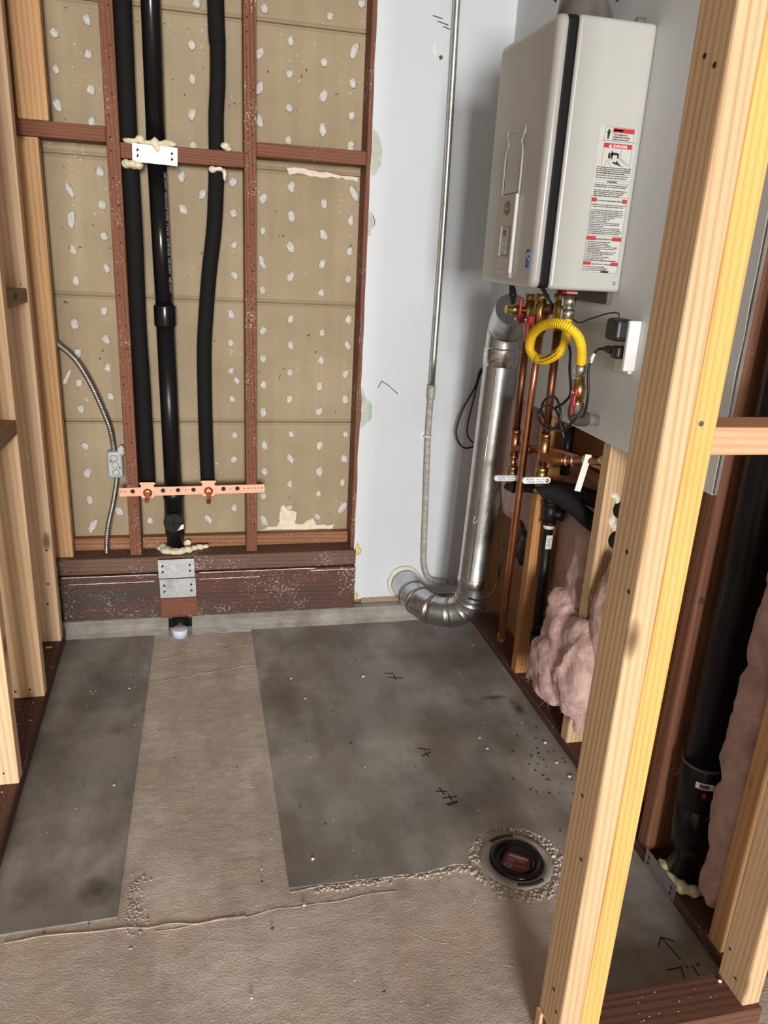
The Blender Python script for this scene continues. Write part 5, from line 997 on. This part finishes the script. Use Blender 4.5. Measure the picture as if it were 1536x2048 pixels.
clump([((1.228, -1.02, 0.56), (0.024, 0.055, 0.07), 0.4, 0), ((1.226, -0.99, 0.47), (0.030, 0.060, 0.10), 0.2, 0), ((1.222, -1.0, 0.37), (0.036, 0.075, 0.09), 0, 0), ((1.236, -1.06, 0.45), (0.035, 0.08, 0.17), 0, 0)],
      'pink batt hanging in front of the tan stud, beside the post', 9, amp=0.009, wisps=70)
clump([((1.262, -1.508, 0.82), (0.035, 0.052, 0.12), 0, 0), ((1.256, -1.512, 0.68), (0.040, 0.052, 0.12), 0.1, 0), ((1.250, -1.515, 0.53), (0.040, 0.050, 0.12), 0, 0), ((1.252, -1.512, 0.40), (0.042, 0.056, 0.11), -0.1, 0), ((1.248, -1.520, 0.27), (0.040, 0.050, 0.11), 0, 0), ((1.246, -1.530, 0.14), (0.034, 0.042, 0.10), 0.15, 0)],
      'tall pink batt right of the large black drain pipe', 12, amp=0.008, wisps=18)
batt(10, 0, 0, (1.284, 1.301, -0.880, -0.55, 0.05, 0.73), 7, 0.004, 'flat pink batt lining the back of the cavity behind the iron pipe')
batt(8, 0, 0, (0, 1, 0, 1, 0, 1), 13, 0.008, 'small pink tuft between the red brown stud and the large drain, upper', group='pink tufts beside the drain', shape=ellip((1.278, -1.345, 0.92), (0.018, 0.014, 0.09)))
batt(8, 0, 0, (0, 1, 0, 1, 0, 1), 14, 0.008, 'small pink tuft between the red brown stud and the large drain, middle', group='pink tufts beside the drain', shape=ellip((1.270, -1.345, 0.57), (0.022, 0.014, 0.035)))
batt(8, 0, 0, (0, 1, 0, 1, 0, 1), 15, 0.008, 'small pink tuft between the red brown stud and the large drain, lowest', group='pink tufts beside the drain', shape=ellip((1.262, -1.345, 0.26), (0.020, 0.012, 0.05)))
# dark sheet and flange behind the long copper pipe
obj('plastic_sheet', MB().blob((1.245, -0.42, 0.42), (0.03, 0.085, 0.07), 5, 0.5, 2.0, 3), M['blacksheet'], label='crumpled black plastic bundle in the cavity behind the long copper pipe', cat='plastic sheet')
t = empty('pipe_outlet', (1.27, -0.44, 0.25), 'small round metal outlet low in the cavity behind the long copper pipe', 'pipe outlet')
obj('outlet_ring', MB().lathe((1.290, -0.455, 0.235), (-1, -0.15, 0.1), [(0, 0.034), (0.02, 0.034), (0.03, 0.030), (0.03, 0.024), (0.01, 0.022)], 24), M['black'], t)
obj('outlet_face', MB().lathe((1.278, -0.457, 0.236), (-1, -0.15, 0.1), [(0, 0.022), (0.006, 0.020), (0.012, 0.010)], 20), M['chrome'], t)

# ------------------------------------------------------------------ crumbs on the floor
random.seed(21)
mb = MB(); mk = MB()
for i in range(70):
    x, y = random.uniform(-0.2, 1.19), random.uniform(-1.7, -0.14)
    if math.hypot(x-0.91, y+1.285) < 0.1: continue
    s_ = random.uniform(0.0008, 0.0019); mb.blob((x, y, 0.0004), (s_*random.uniform(1, 1.8), s_, s_*0.6), i, 0.5, 1.5, 1)
for (x, y, s_) in ((1.165, -0.88, 0.006), (1.158, -0.97, 0.005), (1.168, -1.03, 0.006), (0.72, -0.46, 0.006), (0.49, -0.44, 0.005), (0.52, -0.56, 0.004), (0.455, -1.205, 0.006), (0.985, -0.83, 0.005), (0.99, -0.88, 0.006), (0.0, -0.43, 0.004), (0.0, -0.88, 0.004), (0.30, -1.52, 0.004), (0.42, -1.33, 0.004)):
    s_ *= 0.72; mb.blob((x, y, 0.001), (s_*1.3, s_, s_*0.7), int(x*50), 0.5, 1.5, 1)
obj('floor_crumbs', mb, M['chip'], kind='stuff', label='scattered pale plaster crumbs on the concrete floor', cat='crumbs')
for i in range(70):
    if i < 45: x, y = 1.12+random.gauss(0, 0.05), -0.97+random.gauss(0, 0.10)
    else: x, y = random.uniform(-0.1, 1.1), random.uniform(-1.7, -0.4)
    if x > 1.19 or math.hypot(x-0.91, y+1.285) < 0.1: continue
    s_ = random.uniform(0.0012, 0.0028); mk.blob((x, y, 0.0004), (s_*random.uniform(1, 2.0), s_, s_*0.6), i, 0.5, 1.5, 1)
obj('floor_grit', mk, M['ink'], kind='stuff', label='dark grit scattered on the floor near the right wall plate', cat='grit')
mb = MB()
for i in range(16):
    x, y = random.uniform(0.89, 1.155), random.uniform(-1.725, -1.665); s_ = random.uniform(0.0006, 0.0014); mb.blob((x, y, 0.0393), (s_*1.3, s_, s_*0.6), i, 0.5, 1.5, 1)
mb.blob((1.156, -1.675, 0.0405), (0.0045, 0.004, 0.003), 4, 0.5, 1.5, 1)
for i in range(14):
    x, y = random.uniform(-0.29, -0.225), random.uniform(-1.5, -0.2); s_ = random.uniform(0.001, 0.0025); mb.blob((x, y, 0.0393), (s_*1.3, s_, s_*0.6), i, 0.5, 1.5, 1)
obj('plate_crumbs', mb, M['chip'], kind='stuff', label='pale crumbs lying on the dark sole plates', cat='crumbs')
obj('yellow_scrap', MB().blob((-0.262, -0.215, 0.0415), (0.011, 0.006, 0.003), 3, 0.4), M['yellow_bit'], label='small yellow scrap on the left plate in front of the pinkish stud', cat='scrap')
obj('yellow_crust', MB().blob((0.775, -0.014, 0.262), (0.008, 0.004, 0.02), 3, 0.5).blob((0.783, -0.014, 0.255), (0.008, 0.003, 0.012), 5, 0.5).blob((0.776, -0.015, 0.072), (0.010, 0.004, 0.016), 6, 0.5), M['yellow_bit'], dw)
